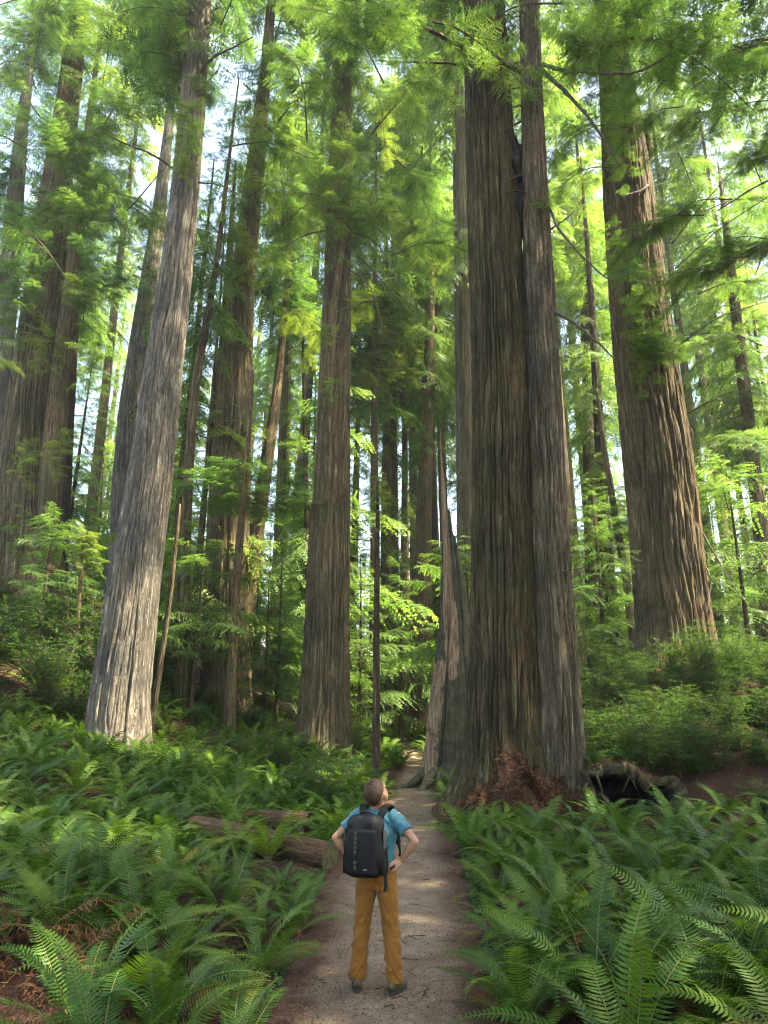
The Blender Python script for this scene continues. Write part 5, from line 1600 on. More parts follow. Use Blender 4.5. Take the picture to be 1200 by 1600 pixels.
def ground_litter():
    A = Acc()
    def put(x, y, lr, wr, dz=0.0, lift=0.25):
        C = np.stack([x, y, height(x, y) + dz], -1)
        v, t, ti = slivers(C, normals_at(x, y), rl, lr, wr, lift)
        A.add(v, t, None, ti, 0)
    # path margins
    n = 9000
    y = 5.6 + 22 * rl.random(n) ** 1.6
    sd = np.where(rl.random(n) < 0.5, -1, 1)
    x = path_x(y) + sd * (path_w(y) + rl.normal(0.02, 0.22, n))
    put(x, y, (0.02, 0.07), (0.002, 0.006), 0.012)
    n = 5200                                              # a few on the path itself
    y = 5.6 + 18 * rl.random(n) ** 1.6
    x = path_x(y) + path_w(y) * rl.uniform(-0.95, 0.95, n)
    put(x, y, (0.012, 0.045), (0.002, 0.006), 0.018, 0.05)
    n = 16000                                             # brown slope right of the hollow stump and round the big tree
    y = rl.uniform(13.5, 20, n); x = rl.uniform(1.2, 11.5, n)
    put(x, y, (0.05, 0.16), (0.003, 0.009), 0.0, 0.5)
    n = 9000                                              # under the ferns
    y = 5 + 13 * rl.random(n) ** 1.4; x = (rl.random(n) * 2 - 1) * (0.6 * y + 0.6)
    k = np.abs(x - path_x(y)) > path_w(y)
    put(x[k], y[k], (0.04, 0.13), (0.003, 0.008), 0.0, 0.4)
    # pebbles and broken twigs on the path
    for _ in range(800):
        y = 5.6 + 16 * rl.random() ** 1.5; x = float(path_x(y)) + float(path_w(y)) * rl.normal(0, 0.55)
        r = rl.uniform(0.005, 0.014)
        V = np.array([[1, 0, 0], [-1, 0, 0], [0, 1, 0], [0, -1, 0], [0, 0, 0.8], [0, 0, -0.6]]) * r * rl.uniform(0.6, 1.3, (6, 1)) + [x, y, hz(x, y) + 0.024]
        A.add(V, [[0, 2, 4], [2, 1, 4], [1, 3, 4], [3, 0, 4], [2, 0, 5], [1, 2, 5], [3, 1, 5], [0, 3, 5]], None, rl.uniform(0.6, 1.3), 0)
    for _ in range(150):
        y = 5.6 + 14 * rl.random() ** 1.4; x = float(path_x(y)) + float(path_w(y)) * rl.normal(0, 0.8)
        a = rl.uniform(0, 6.28); L = rl.uniform(0.05, 0.2)
        p = np.array([x, y, hz(x, y) + 0.026]); d = np.array([math.cos(a), math.sin(a), 0]) * L
        v, t, q = tube(np.array([p, p + d * 0.5 + rl.normal(0, 0.008, 3), p + d]), [0.004, 0.0035, 0.002], 4)
        A.add(v, t, q, rl.uniform(0.1, 0.8), 0)
    o = link('needle_litter', A.mesh('needle_litter', [M['litter']]))
    tag(o, 'brown fallen redwood needles and twigs strewn over the ground', None, None, 'stuff')
ground_litter()

def sorrel():
    A = Acc()
    n = 6500
    y = 5.4 + 14 * rl.random(n) ** 1.5
    sd = np.where(rl.random(n) < 0.5, -1, 1)
    x = path_x(y) + sd * (path_w(y) + 0.10 + np.abs(rl.normal(0.0, 0.33, n)))
    keep = vnoise(x * 1.6, y * 1.6, 0, 71) > -0.25
    x, y = x[keep], y[keep]; n = len(x)
    z = height(x, y)
    h = rl.uniform(0.03, 0.11, n)
    C = np.stack([x, y, z + h], -1)
    a0 = rl.uniform(0, 6.28, n)
    s = rl.uniform(0.02, 0.042, n)
    tl = rl.normal(0, 0.25, (n, 2))
    V = []; Q = []
    for k in range(3):
        a = a0 + k * 2.094
        d = np.stack([np.cos(a), np.sin(a), -0.15 + tl[:, 0] * np.cos(a) + tl[:, 1] * np.sin(a)], -1)
        p = np.stack([-np.sin(a), np.cos(a), tl[:, 1] * 0.5], -1)
        sv = s[:, None]
        vv = np.stack([C, C + d * sv * 0.85 + p * sv * 0.62, C + d * sv * 0.92, C + d * sv * 0.85 - p * sv * 0.62], 1)
        V.append(vv)
    V = np.concatenate(V, 0).reshape(-1, 3)
    A.add(V, None, np.arange(len(V)).reshape(-1, 4), np.tile(np.repeat(rl.uniform(0.1, 0.9, n), 4), 3), 0)
    o = link('ground_cover', A.mesh('ground_cover', [M['sorrel']]))
    tag(o, 'low clover-like green leaves lining both edges of the path', None, None, 'stuff')
sorrel()

def litter_heap():
    c = at(812, 1262, 15.25)
    base = np.array([c[0], 15.35, hz(c[0], 15.35)])
    root = empty('litter_heap', base, 'reddish-brown heap of shed needles piled against the double redwood', 'litter heap')
    n, m = 60, 34
    u = np.linspace(-1, 1, n); v = np.linspace(0, 1, m)
    Uu, Vv = np.meshgrid(u, v, indexing='ij')
    # profile: from the ground in front up to the trunk behind
    hgt = 1.45 * np.cos(Uu * 1.5) ** 0.6 * (1 + 0.35 * vnoise(Uu * 3.3, Vv * 0, 0, 12))
    y = -0.30 + 1.0 * Vv + 0.25 * vnoise(Uu * 5, Vv * 4, 0, 4) + 0.25 * Uu ** 2
    z = hgt * np.sin(Vv * 1.57) ** 0.8 + 0.22 * vnoise(Uu * 6, Vv * 5, 0, 3) + 0.10 * vnoise(Uu * 15, Vv * 12, 0, 5) - 0.08
    x = Uu * (1.75 - 0.75 * Vv)
    Vt = np.stack([x, y, z], -1).reshape(-1, 3)
    i = np.arange(n - 1)[:, None] * m; j = np.arange(m - 1)[None, :]
    Q = np.stack([i + j, i + m + j, i + m + j + 1, i + j + 1], -1).reshape(-1, 4)
    link('mound', new_mesh('mound', Vt, Q, M['ground'], smooth=True), root)
    k = 20000
    qi = rl.integers(0, len(Q), k)
    q4 = Vt[Q[qi]]
    w = rl.dirichlet(np.ones(4), k)
    C = (q4 * w[:, :, None]).sum(1)
    nn = np.cross(q4[:, 1] - q4[:, 0], q4[:, 3] - q4[:, 0]); nn /= np.linalg.norm(nn, axis=1)[:, None] + 1e-9
    nn *= np.sign(-nn[:, 1:2] + nn[:, 2:3] + 1e-6)
    v, t, ti = slivers(C + nn * rl.uniform(0, 0.05, k)[:, None], nn, rl, (0.06, 0.20), (0.003, 0.009), 0.7)
    A = Acc(); A.add(v, t, None, ti, 0)
    o = link('needles', A.mesh('needles', [M['litter']]), root)
    o['kind'] = 'stuff'
litter_heap()

# ------------------------------------------------------------------ the hiker
def fabric_material(name, c1, c2, weave=260.0, rough=0.85, bump=0.12, patch=3.0, sheen=0.08):
    m, nt, out = mat_new(name)
    L = nt.links
    tc = N(nt, 'ShaderNodeTexCoord')
    n1 = N(nt, 'ShaderNodeTexNoise', Scale=patch, Detail=4.0)
    n2 = N(nt, 'ShaderNodeTexNoise', Scale=weave, Detail=2.0)
    L.new(tc.outputs['Object'], n1.inputs['Vector']); L.new(tc.outputs['Object'], n2.inputs['Vector'])
    cr = ramp(nt, [(0.3, c1), (0.7, c2)])
    L.new(math_node(nt, 'ADD', math_node(nt, 'MULTIPLY', n1.outputs[0], 0.65), math_node(nt, 'MULTIPLY', n2.outputs[0], 0.35)), cr.inputs[0])
    p = N(nt, 'ShaderNodeBsdfPrincipled', Roughness=rough)
    p.inputs['Specular IOR Level'].default_value = 0.2
    p.inputs['Sheen Weight'].default_value = sheen
    L.new(cr.outputs[0], p.inputs['Base Color'])
    b = N(nt, 'ShaderNodeBump', Strength=bump, Distance=0.004)
    L.new(n2.outputs[0], b.inputs['Height']); L.new(b.outputs[0], p.inputs['Normal'])
    L.new(p.outputs[0], out.inputs[0])
    return m

def skin_material():
    m, nt, out = mat_new('skin')
    L = nt.links
    tc = N(nt, 'ShaderNodeTexCoord')
    n1 = N(nt, 'ShaderNodeTexNoise', Scale=22.0, Detail=4.0)
    L.new(tc.outputs['Object'], n1.inputs['Vector'])
    cr = ramp(nt, [(0.3, (0.26, 0.135, 0.078)), (0.7, (0.34, 0.19, 0.115))])
    L.new(n1.outputs[0], cr.inputs[0])
    p = N(nt, 'ShaderNodeBsdfPrincipled', Roughness=0.55)
    p.inputs['Specular IOR Level'].default_value = 0.35
    p.inputs['Subsurface Weight'].default_value = 0.12
    p.inputs['Subsurface Radius'].default_value = (0.012, 0.005, 0.003)
    p.inputs['Subsurface Scale'].default_value = 0.5
    L.new(cr.outputs[0], p.inputs['Base Color'])
    L.new(p.outputs[0], out.inputs[0])
    return m
M['skin'] = skin_material()
M['shirt'] = fabric_material('teal_jersey', (0.030, 0.110, 0.145), (0.045, 0.150, 0.190))
M['pants'] = fabric_material('ochre_twill', (0.140, 0.058, 0.009), (0.190, 0.083, 0.014), bump=0.2)
M['hair'] = simple_material('brown_hair', (0.020, 0.011, 0.006), (0.070, 0.040, 0.022), 60, 0.55, 0.6, stretch=(1, 1, 0.25), dist=0.01)
M['shoe'] = simple_material('shoe_suede', (0.045, 0.036, 0.020), (0.085, 0.068, 0.040), 40, 0.9, 0.3)
M['sole'] = simple_material('shoe_rubber', (0.020, 0.018, 0.015), (0.05, 0.045, 0.038), 30, 0.8, 0.2)
M['nylon'] = fabric_material('black_nylon', (0.0025, 0.0025, 0.003), (0.007, 0.007, 0.008), weave=400, rough=0.55, bump=0.3, sheen=0.0)
M['nylon_grey'] = fabric_material('grey_nylon', (0.035, 0.043, 0.042), (0.065, 0.075, 0.072), weave=400, rough=0.6, bump=0.3, sheen=0.0)
M['webbing'] = fabric_material('olive_webbing', (0.025, 0.033, 0.022), (0.048, 0.058, 0.040), weave=300, rough=0.8, bump=0.4, sheen=0.0)
M['strap'] = fabric_material('black_webbing', (0.005, 0.005, 0.006), (0.014, 0.014, 0.015), weave=300, rough=0.75, bump=0.3, sheen=0.0)
M['mark'] = simple_material('pale_print', (0.14, 0.15, 0.15), (0.2, 0.21, 0.21), 30, 0.6, 0)
M['eye'] = simple_material('eye_white', (0.5, 0.48, 0.45), (0.6, 0.58, 0.55), 5, 0.2, 0)

def ering(c, ax, rx, ry, n=24, ref=(0, 1, 0)):
    """ellipse ring round c, perpendicular to ax; rx across, ry along ref"""
    ax = np.asarray(ax, float); ax = ax / np.linalg.norm(ax)
    r = np.asarray(ref, float); r = r - ax * np.dot(r, ax); r /= np.linalg.norm(r)
    a = np.cross(r, ax)
    th = np.arange(n) / n * 2 * np.pi
    return np.asarray(c) + np.cos(th)[:, None] * a * rx + np.sin(th)[:, None] * r * ry

def loft(rows, n=24, ref=(0, 1, 0), sub=4):
    """rows: (centre, rx, ry); smooth closed tube through elliptical sections"""
    C = bez([r[0] for r in rows], sub)
    k = len(rows)
    tt = np.linspace(0, k - 1, len(C))
    rx = np.interp(tt, np.arange(k), [r[1] for r in rows]); ry = np.interp(tt, np.arange(k), [r[2] for r in rows])
    ker = np.array([0.25, 0.5, 0.25])
    rx = np.concatenate([rx[:1], np.convolve(rx, ker, 'valid'), rx[-1:]]); ry = np.concatenate([ry[:1], np.convolve(ry, ker, 'valid'), ry[-1:]])
    T = np.gradient(C, axis=0)
    R = [ering(C[i], T[i], rx[i], ry[i], n, ref) for i in range(len(C))]
    V = np.concatenate(R); m = len(C)
    i = np.arange(m - 1)[:, None] * n; j = np.arange(n)[None, :]; kk = (j + 1) % n
    Q = np.stack([i + j, i + kk, i + n + kk, i + n + j], -1).reshape(-1, 4)
    V = np.vstack([V, C[0], C[-1]])
    jj = np.arange(n); k2 = (jj + 1) % n
    Tt = np.vstack([np.stack([np.full(n, m * n), k2, jj], -1), np.stack([np.full(n, m * n + 1), (m - 1) * n + jj, (m - 1) * n + k2], -1)])
    return V, Tt, Q

def ellipsoid(c, r, Rm=np.eye(3), n=24):
    th = np.arange(n) / n * 2 * np.pi; ph = np.linspace(0.001, np.pi - 0.001, n // 2 + 2)
    TH, PH = np.meshgrid(th, ph)
    d = np.stack([np.sin(PH) * np.cos(TH), np.sin(PH) * np.sin(TH), np.cos(PH)], -1).reshape(-1, 3) * np.asarray(r)
    V = d @ Rm.T + np.asarray(c)
    m = len(ph)
    i = np.arange(m - 1)[:, None] * n; j = np.arange(n)[None, :]; k = (j + 1) % n
    Q = np.stack([i + j, i + n + j, i + n + k, i + k], -1).reshape(-1, 4)
    return V, np.zeros((0, 3), int), Q

def fuse(pieces, voxel, smooth_it=6):
    """union of overlapping closed pieces as one continuous surface -> verts, quads"""
    A = Acc()
    for (V, T, Q) in pieces:
        A.add(V, T, Q)
    me = A.mesh('tmp_fuse', [M['skin']])
    bm = bmesh.new(); bm.from_mesh(me)
    bmesh.ops.recalc_face_normals(bm, faces=bm.faces); bm.to_mesh(me); bm.free()
    o = bpy.data.objects.new('tmp_fuse', me); COL.objects.link(o)
    md = o.modifiers.new('r', 'REMESH'); md.mode = 'VOXEL'; md.voxel_size = voxel
    if smooth_it:
        ms = o.modifiers.new('s', 'SMOOTH'); ms.factor = 0.5; ms.iterations = smooth_it
    dg = bpy.context.evaluated_depsgraph_get()
    ev = o.evaluated_get(dg).to_mesh()
    V = np.zeros(len(ev.vertices) * 3); ev.vertices.foreach_get('co', V)
    lt = np.zeros(len(ev.polygons), int); ev.polygons.foreach_get('loop_total', lt)
    vi = np.zeros(len(ev.loops), int); ev.loops.foreach_get('vertex_index', vi)
    nr = np.zeros(len(ev.vertices) * 3); ev.vertices.foreach_get('normal', nr)
    o.evaluated_get(dg).to_mesh_clear()
    bpy.data.objects.remove(o); bpy.data.meshes.remove(me)
    assert (lt == 4).all()
    return V.reshape(-1, 3), vi.reshape(-1, 4), nr.reshape(-1, 3)

def build_person():
    fp = gp(588, 1556)
    HX, HY = fp[0], fp[1] + 0.03
    yaw = math.radians(-13)
    hzz = hz(HX, HY) + 0.022
    root = empty('person', (HX, HY, hzz), 'hiker in teal t-shirt and ochre trousers, hands on hips, looking up', 'person')
    root.rotation_euler = (0, 0, yaw)
    # ---- head frame: tilted back and turned a little to the right
    HS = 1.16
    Hc = np.array([0.012, -0.045, 1.612])
    Rh = rotz(math.radians(-22)) @ rotx(math.radians(38))
    def hp(p):
        return Hc + Rh @ (np.asarray(p, float) * HS)
    body = []
    body.append(ellipsoid(hp((0, -0.012, 0.022)), tuple(HS * q for q in (0.076, 0.094, 0.098)), Rh))
    body.append(ellipsoid(hp((0, 0.030, -0.040)), tuple(HS * q for q in (0.060, 0.066, 0.080)), Rh))
    body.append(ellipsoid(hp((0, 0.055, -0.095)), tuple(HS * q for q in (0.034, 0.034, 0.026)), Rh))                      # chin
    body.append(loft([(hp((0, 0.088, 0.022)), 0.008, 0.007), (hp((0, 0.104, -0.008)), 0.011, 0.011), (hp((0, 0.110, -0.026)), 0.016, 0.013), (hp((0, 0.092, -0.034)), 0.012, 0.008)], 12))   # nose
    body.append(ellipsoid(hp((0, 0.086, -0.060)), tuple(HS * q for q in (0.024, 0.012, 0.006)), Rh, 16)); body.append(ellipsoid(hp((0, 0.084, -0.071)), tuple(HS * q for q in (0.021, 0.012, 0.006)), Rh, 16))  # lips
    body.append(ellipsoid(hp((0, 0.080, 0.032)), tuple(HS * q for q in (0.052, 0.014, 0.009)), Rh, 16))                    # brow
    for sx in (-1, 1):
        e = Rh @ rotz(sx * -0.35)
        body.append(ellipsoid(hp((sx * 0.079, -0.008, -0.012)), tuple(HS * q for q in (0.008, 0.019, 0.031)), e, 16))
    body.append(loft([((0, 0.0, 1.42), 0.085, 0.07), ((0, -0.012, 1.49), 0.060, 0.060), (hp((0, -0.02, -0.07)), 0.054, 0.058), (hp((0, -0.01, -0.01)), 0.055, 0.06)]))
    # torso and legs under the clothes
    body.append(loft([((0, 0, 0.86), 0.15, 0.10), ((0, 0, 0.97), 0.155, 0.105), ((0, 0, 1.12), 0.14, 0.10), ((0, 0, 1.30), 0.16, 0.105), ((0, 0, 1.41), 0.165, 0.085), ((0, 0, 1.46), 0.09, 0.06)]))
    for sx in (-1, 1):
        body.append(loft([((sx * 0.085, 0, 0.93), 0.08, 0.085), ((sx * 0.11, 0, 0.70), 0.072, 0.078), ((sx * 0.135, 0.012, 0.48), 0.05, 0.052), ((sx * 0.155, -0.012, 0.30), 0.047, 0.055), ((sx * 0.17, -0.015, 0.10), 0.032, 0.036), ((sx * 0.17, 0.0, 0.06), 0.035, 0.05)]))
        sh = np.array([sx * 0.175, -0.005, 1.42]); el = np.array([sx * 0.375, -0.085, 1.225]); wr = np.array([sx * 0.235, -0.045, 1.055])
        up = sh + (el - sh) * 0.5
        body.append(loft([(sh, 0.055, 0.055), (up, 0.045, 0.048), (el * 0.9 + sh * 0.1, 0.036, 0.038), (el, 0.035, 0.036)], 20))
        body.append(ellipsoid(el, (0.036, 0.036, 0.036), np.eye(3), 16))
        f1 = el + (wr - el) * 0.3
        body.append(loft([(el, 0.034, 0.036), (f1, 0.042, 0.040), (el + (wr - el) * 0.65, 0.033, 0.032), (wr, 0.026, 0.022)], 20))
        # hand planted on the hip: palm against the side, fingers towards the back, thumb forward
        d = np.array([-sx * 0.62, -0.68, -0.38]); d /= np.linalg.norm(d)      # along the fingers
        out = np.array([sx * 0.72, -0.62, 0.25]); out -= d * np.dot(out, d); out /= np.linalg.norm(out)   # back of the hand
        acr = np.cross(d, out)                                                # across the knuckles
        if acr[2] < 0: acr = -acr
        pc = wr + d * 0.045
        body.append(loft([(wr - d * 0.01, 0.024, 0.020), (wr + d * 0.02, 0.034, 0.017), (wr + d * 0.06, 0.040, 0.015), (wr + d * 0.085, 0.038, 0.012)], 18, ref=out))
        for k, (o_, ln) in enumerate([(0.030, 0.066), (0.010, 0.074), (-0.010, 0.069), (-0.029, 0.054)]):
            b0 = wr + d * 0.078 + acr * o_
            dd = d + acr * o_ * 2.2
            p1 = b0 + dd * ln * 0.42 + out * 0.004; p2 = b0 + dd * ln * 0.75 - out * 0.004; p3 = b0 + dd * ln - out * 0.014
            body.append(loft([(b0 - d * 0.012, 0.0095, 0.0090), (p1, 0.0090, 0.0088), (p2, 0.0083, 0.0080), (p3, 0.0068, 0.0065)], 12, ref=out))
        tb = wr + d * 0.022 + acr * 0.026
        td = acr * 0.75 + d * 0.25 - out * 0.55 + np.array([0, 0.5, 0]); td /= np.linalg.norm(td)
        body.append(loft([(tb - td * 0.012, 0.013, 0.012), (tb + td * 0.024, 0.0115, 0.0105), (tb + td * 0.044, 0.0100, 0.0095), (tb + td * 0.062, 0.0075, 0.007)], 12, ref=out))
    V, Q, nr = fuse(body, 0.0055, 4)
    link('body', new_mesh('body', V, Q, M['skin'], smooth=True), root)
    for sx in (-1, 1):
        v, t, q = ellipsoid(hp((sx * 0.031, 0.078, 0.012)), (0.012, 0.012, 0.012), Rh, 14)
        link('eye', new_mesh('eye', v, q, M['eye'], smooth=True), root)
    # ---- hair: a cap whose edge sinks into the head along the hairline
    n, m = 72, 48
    th = np.arange(n) / n * 2 * np.pi; ph = np.linspace(0.001, np.pi - 0.001, m)
    TH, PH = np.meshgrid(th, ph)
    d = np.stack([np.sin(PH) * np.cos(TH), np.sin(PH) * np.sin(TH), np.cos(PH)], -1)
    line = np.where(d[..., 1] > 0, 0.10 + 0.55 * d[..., 1] ** 1.3, 0.10 - 0.72 * np.abs(d[..., 1]))
    cov = sstep(-0.10, 0.06, d[..., 2] - line)
    rn = 1 + 0.022 * vnoise(TH / 6.2832 * 26, PH * 5, 26, 2) + 0.012 * vnoise(TH / 6.2832 * 52, PH * 14, 52, 3)
    r = np.array([0.0835, 0.101, 0.106]) * HS
    P = d * r * (0.86 + 0.155 * cov)[..., None] * np.where(cov > 0.3, rn, 1)[..., None] + np.array([0, -0.012, 0.024]) * HS
    P = P.reshape(-1, 3) @ Rh.T + Hc
    i = np.arange(m - 1)[:, None] * n; j = np.arange(n)[None, :]; k = (j + 1) % n
    Q = np.stack([i + j, i + n + j, i + n + k, i + k], -1).reshape(-1, 4)
    hr = link('hair', new_mesh('hair', P, Q, M['hair'], smooth=True), root)
    # short strands over the cap
    rg = np.random.default_rng(3)
    cv = cov.reshape(-1); ids = rg.choice(np.where(cv > 0.75)[0], 2600)
    c0 = P[ids] + rg.normal(0, 0.0025, (len(ids), 3)); nn = (P[ids] - (Hc + Rh @ np.array([0, -0.012, 0.024]))); nn /= np.linalg.norm(nn, axis=1)[:, None]
    dn = (Rh @ np.array([0, -0.45, -1.0])) + rg.normal(0, 0.35, (len(ids), 3)); dn -= nn * (dn * nn).sum(1)[:, None]; dn /= np.linalg.norm(dn, axis=1)[:, None]
    sd = np.cross(dn, nn)
    L = rg.uniform(0.012, 0.026, len(ids))[:, None]
    SV = np.stack([c0 - sd * 0.0009, c0 + sd * 0.0009, c0 + dn * L + nn * rg.uniform(0.001, 0.007, len(ids))[:, None]], 1).reshape(-1, 3)
    st = link('strands', new_mesh('strands', SV, np.arange(len(SV)).reshape(-1, 3), M['hair']), hr); st['kind'] = 'stuff'
    # ---- shirt
    sh_p = [loft([((0, 0, 0.985), 0.178, 0.128), ((0, 0, 1.10), 0.172, 0.125), ((0, 0.002, 1.22), 0.180, 0.130), ((0, 0, 1.33), 0.190, 0.130), ((0, -0.005, 1.41), 0.188, 0.110), ((0, -0.008, 1.455), 0.130, 0.088), ((0, -0.010, 1.488), 0.078, 0.074)], 32)]
    for sx in (-1, 1):
        sh = np.array([sx * 0.150, -0.005, 1.425]); el = np.array([sx * 0.375, -0.085, 1.225])
        e2 = sh + (el - sh) * 0.63
        sh_p.append(loft([(sh - [sx * 0.02, 0, -0.0], 0.068, 0.074), (sh + (el - sh) * 0.25, 0.068, 0.074), (sh + (el - sh) * 0.45, 0.064, 0.070), (e2, 0.066, 0.072)], 24))
    V, Q, nr = fuse(sh_p, 0.008, 5)
    fold = 0.007 * np.clip(1 - np.abs(vnoise(V[:, 0] * 8 - V[:, 2] * 6, V[:, 2] * 12 + V[:, 0] * 15, 0, 23)) * 2.5, -0.5, 1) + 0.007 * vnoise(V[:, 0] * 11 + V[:, 2] * 7, V[:, 2] * 15 + V[:, 1] * 9 - V[:, 0] * 8, 0, 3) + 0.003 * vnoise(V[:, 0] * 26 - V[:, 2] * 12, V[:, 2] * 24 + V[:, 1] * 20, 0, 4)
    link('shirt', new_mesh('shirt', V + nr * fold[:, None], Q, M['shirt'], smooth=True), root)
    # ---- trousers
    pp = [loft([((0, -0.002, 1.06), 0.166, 0.120), ((0, -0.004, 0.98), 0.184, 0.134), ((0, -0.008, 0.90), 0.195, 0.142), ((0, -0.004, 0.82), 0.180, 0.124)], 32)]
    for sx in (-1, 1):
        pp.append(loft([((sx * 0.092, -0.004, 0.93), 0.095, 0.118), ((sx * 0.102, -0.002, 0.80), 0.097, 0.108), ((sx * 0.116, 0.002, 0.66), 0.088, 0.095), ((sx * 0.134, 0.010, 0.49), 0.076, 0.080),
                        ((sx * 0.150, -0.008, 0.34), 0.073, 0.080), ((sx * 0.162, -0.015, 0.20), 0.073, 0.080), ((sx * 0.172, -0.014, 0.085), 0.076, 0.086)], 26))
    V, Q, nr = fuse(pp, 0.0065, 4)
    low = sstep(0.5, 0.1, V[:, 2]); kn = np.exp(-((V[:, 2] - 0.5) / 0.14) ** 2); cr = np.exp(-((V[:, 2] - 0.82) / 0.09) ** 2)
    amp = (0.002 + 0.0085 * low + 0.006 * kn + 0.0055 * cr) * sstep(0.08, 0.13, V[:, 2])
    sgn = np.sign(V[:, 0])
    cre = 1 - np.abs(vnoise(V[:, 0] * 9 + V[:, 1] * 9, V[:, 2] * 13 + sgn * V[:, 0] * 22, 0, 16)) * 2.2
    fold = amp * (0.9 * np.clip(cre, -0.6, 1) + vnoise(V[:, 0] * 13 + V[:, 1] * 8, V[:, 2] * 17 + sgn * V[:, 0] * 16, 0, 6) + 0.6 * vnoise(V[:, 0] * 22 - V[:, 2] * 6, V[:, 2] * 30 + V[:, 1] * 18, 0, 7))
    seat = -0.010 * np.exp(-(V[:, 0] / 0.012) ** 2) * (V[:, 1] < 0) * sstep(0.78, 0.86, V[:, 2]) * sstep(1.04, 0.96, V[:, 2])
    tr = link('trousers', new_mesh('trousers', V + nr * (fold + seat)[:, None], Q, M['pants'], smooth=True), root)
    for sx in (-1, 1):      # back pockets
        v, t, q = ellipsoid((sx * 0.085, -0.128, 0.925), (0.058, 0.012, 0.060), rotz(sx * 0.35), 20)
        link('pocket', new_mesh('pocket', v, q, M['pants'], smooth=True), tr)
    # ---- shoes
    for sx in (-1, 1):
        Rf = rotz(sx * -0.30)
        c = np.array([sx * 0.170, -0.02, 0.0])
        rows = [((0, -0.088, 0.050), 0.026, 0.030), ((0, -0.068, 0.064), 0.038, 0.052), ((0, -0.01, 0.062), 0.040, 0.054), ((0, 0.05, 0.052), 0.043, 0.044), ((0, 0.11, 0.042), 0.048, 0.032), ((0, 0.16, 0.036), 0.042, 0.026), ((0, 0.19, 0.032), 0.020, 0.014)]
        up_ = loft([(r[0], r[1], r[2]) for r in rows], 20, ref=(0, 0, 1))
        ank = loft([((0, -0.03, 0.05), 0.038, 0.042), ((0, -0.032, 0.10), 0.039, 0.044), ((0, -0.034, 0.125), 0.040, 0.046)], 18)
        V, Q, nr = fuse([up_, ank], 0.006, 3)
        V[:, 2] = np.maximum(V[:, 2], 0.012)
        so = link('shoe', new_mesh('shoe', V @ Rf.T + c, Q, M['shoe'], smooth=True), root)
        n = 36; th = np.arange(n) / n * 2 * np.pi
        oy = 0.057 + 0.142 * np.sin(th); ox = np.cos(th) * (0.046 + 0.008 * np.sin(th)) 
        pts = np.stack([ox, oy, 0 * th], -1)
        V = np.concatenate([pts * [0.97, 0.99, 1], pts + [0, 0, 0.012], pts + [0, 0, 0.026], pts * [0.9, 0.95, 1] + [0, 0.002, 0.030]])
        Qs = np.concatenate([np.stack([k * n + np.arange(n), k * n + (np.arange(n) + 1) % n, (k + 1) * n + (np.arange(n) + 1) % n, (k + 1) * n + np.arange(n)], -1) for k in range(3)])
        V = np.vstack([V, [0, 0.057, 0], [0, 0.057, 0.03]])
        Ts = np.vstack([np.stack([np.full(n, 4 * n), (np.arange(n) + 1) % n, np.arange(n)], -1), np.stack([np.full(n, 4 * n + 1), 3 * n + np.arange(n), 3 * n + (np.arange(n) + 1) % n], -1)])
        link('sole', new_mesh('sole', V @ Rf.T + c, [Qs, Ts], M['sole'], smooth=False), so)
    # ---- dark watch on the left wrist
    wr = np.array([-0.235, -0.045, 1.055]); el = np.array([-0.375, -0.085, 1.225])
    dd = (wr - el) / np.linalg.norm(wr - el)
    v, t, q = tube(np.array([wr - dd * 0.035, wr - dd * 0.012]), [0.031, 0.029], 18)
    w = link('wristwatch', new_mesh('wristwatch', v, [q, t], M['strap'], smooth=True)); 
    w.location = (HX, HY, hzz); w.rotation_euler = (0, 0, yaw)
    tag(w, 'dark wristband on the hiker\'s bent arm beside the backpack', 'watch')
    return HX, HY, hzz, yaw

def rounded_box(c, size, r, seg=4, taper=None):
    bm = bmesh.new()
    bmesh.ops.create_cube(bm, size=1.0)
    bmesh.ops.scale(bm, vec=size, verts=bm.verts)
    bmesh.ops.subdivide_edges(bm, edges=bm.edges[:], cuts=0)
    bmesh.ops.bevel(bm, geom=bm.edges[:] + bm.verts[:], offset=r, segments=seg, profile=0.5, affect='EDGES')
    bmesh.ops.triangulate(bm, faces=[f for f in bm.faces if len(f.verts) > 4])
    for v in bm.verts:
        if taper: taper(v.co)
        v.co += Vector(c)
    return bm

def bm_obj(name, bm, mat, parent, smooth=True):
    me = bpy.data.meshes.new(name); bm.to_mesh(me); bm.free()
    me.materials.append(mat)
    me.polygons.foreach_set('use_smooth', np.full(len(me.polygons), smooth))
    return link(name, me, parent)

def ribbon(pts, w, t, side, sub=8):
    """flat strap through pts; side: direction of its width at each point"""
    P = bez(pts, sub)
    S = np.stack([np.interp(np.linspace(0, len(side) - 1, len(P)), np.arange(len(side)), np.array(side, float)[:, k]) for k in range(3)], -1)
    T = np.gradient(P, axis=0); T /= np.linalg.norm(T, axis=1)[:, None]
    S -= T * (S * T).sum(1)[:, None]; S /= np.linalg.norm(S, axis=1)[:, None]
    Nn = np.cross(T, S)
    V = np.stack([P - S * w / 2 - Nn * t / 2, P + S * w / 2 - Nn * t / 2, P + S * w / 2 + Nn * t / 2, P - S * w / 2 + Nn * t / 2], 1).reshape(-1, 3)
    m = len(P); n = 4
    i = np.arange(m - 1)[:, None] * n; j = np.arange(n)[None, :]; k = (j + 1) % n
    Q = np.stack([i + j, i + k, i + n + k, i + n + j], -1).reshape(-1, 4)
    Q = np.vstack([Q, [3, 2, 1, 0], [(m - 1) * 4, (m - 1) * 4 + 1, (m - 1) * 4 + 2, (m - 1) * 4 + 3]])
    return V, Q

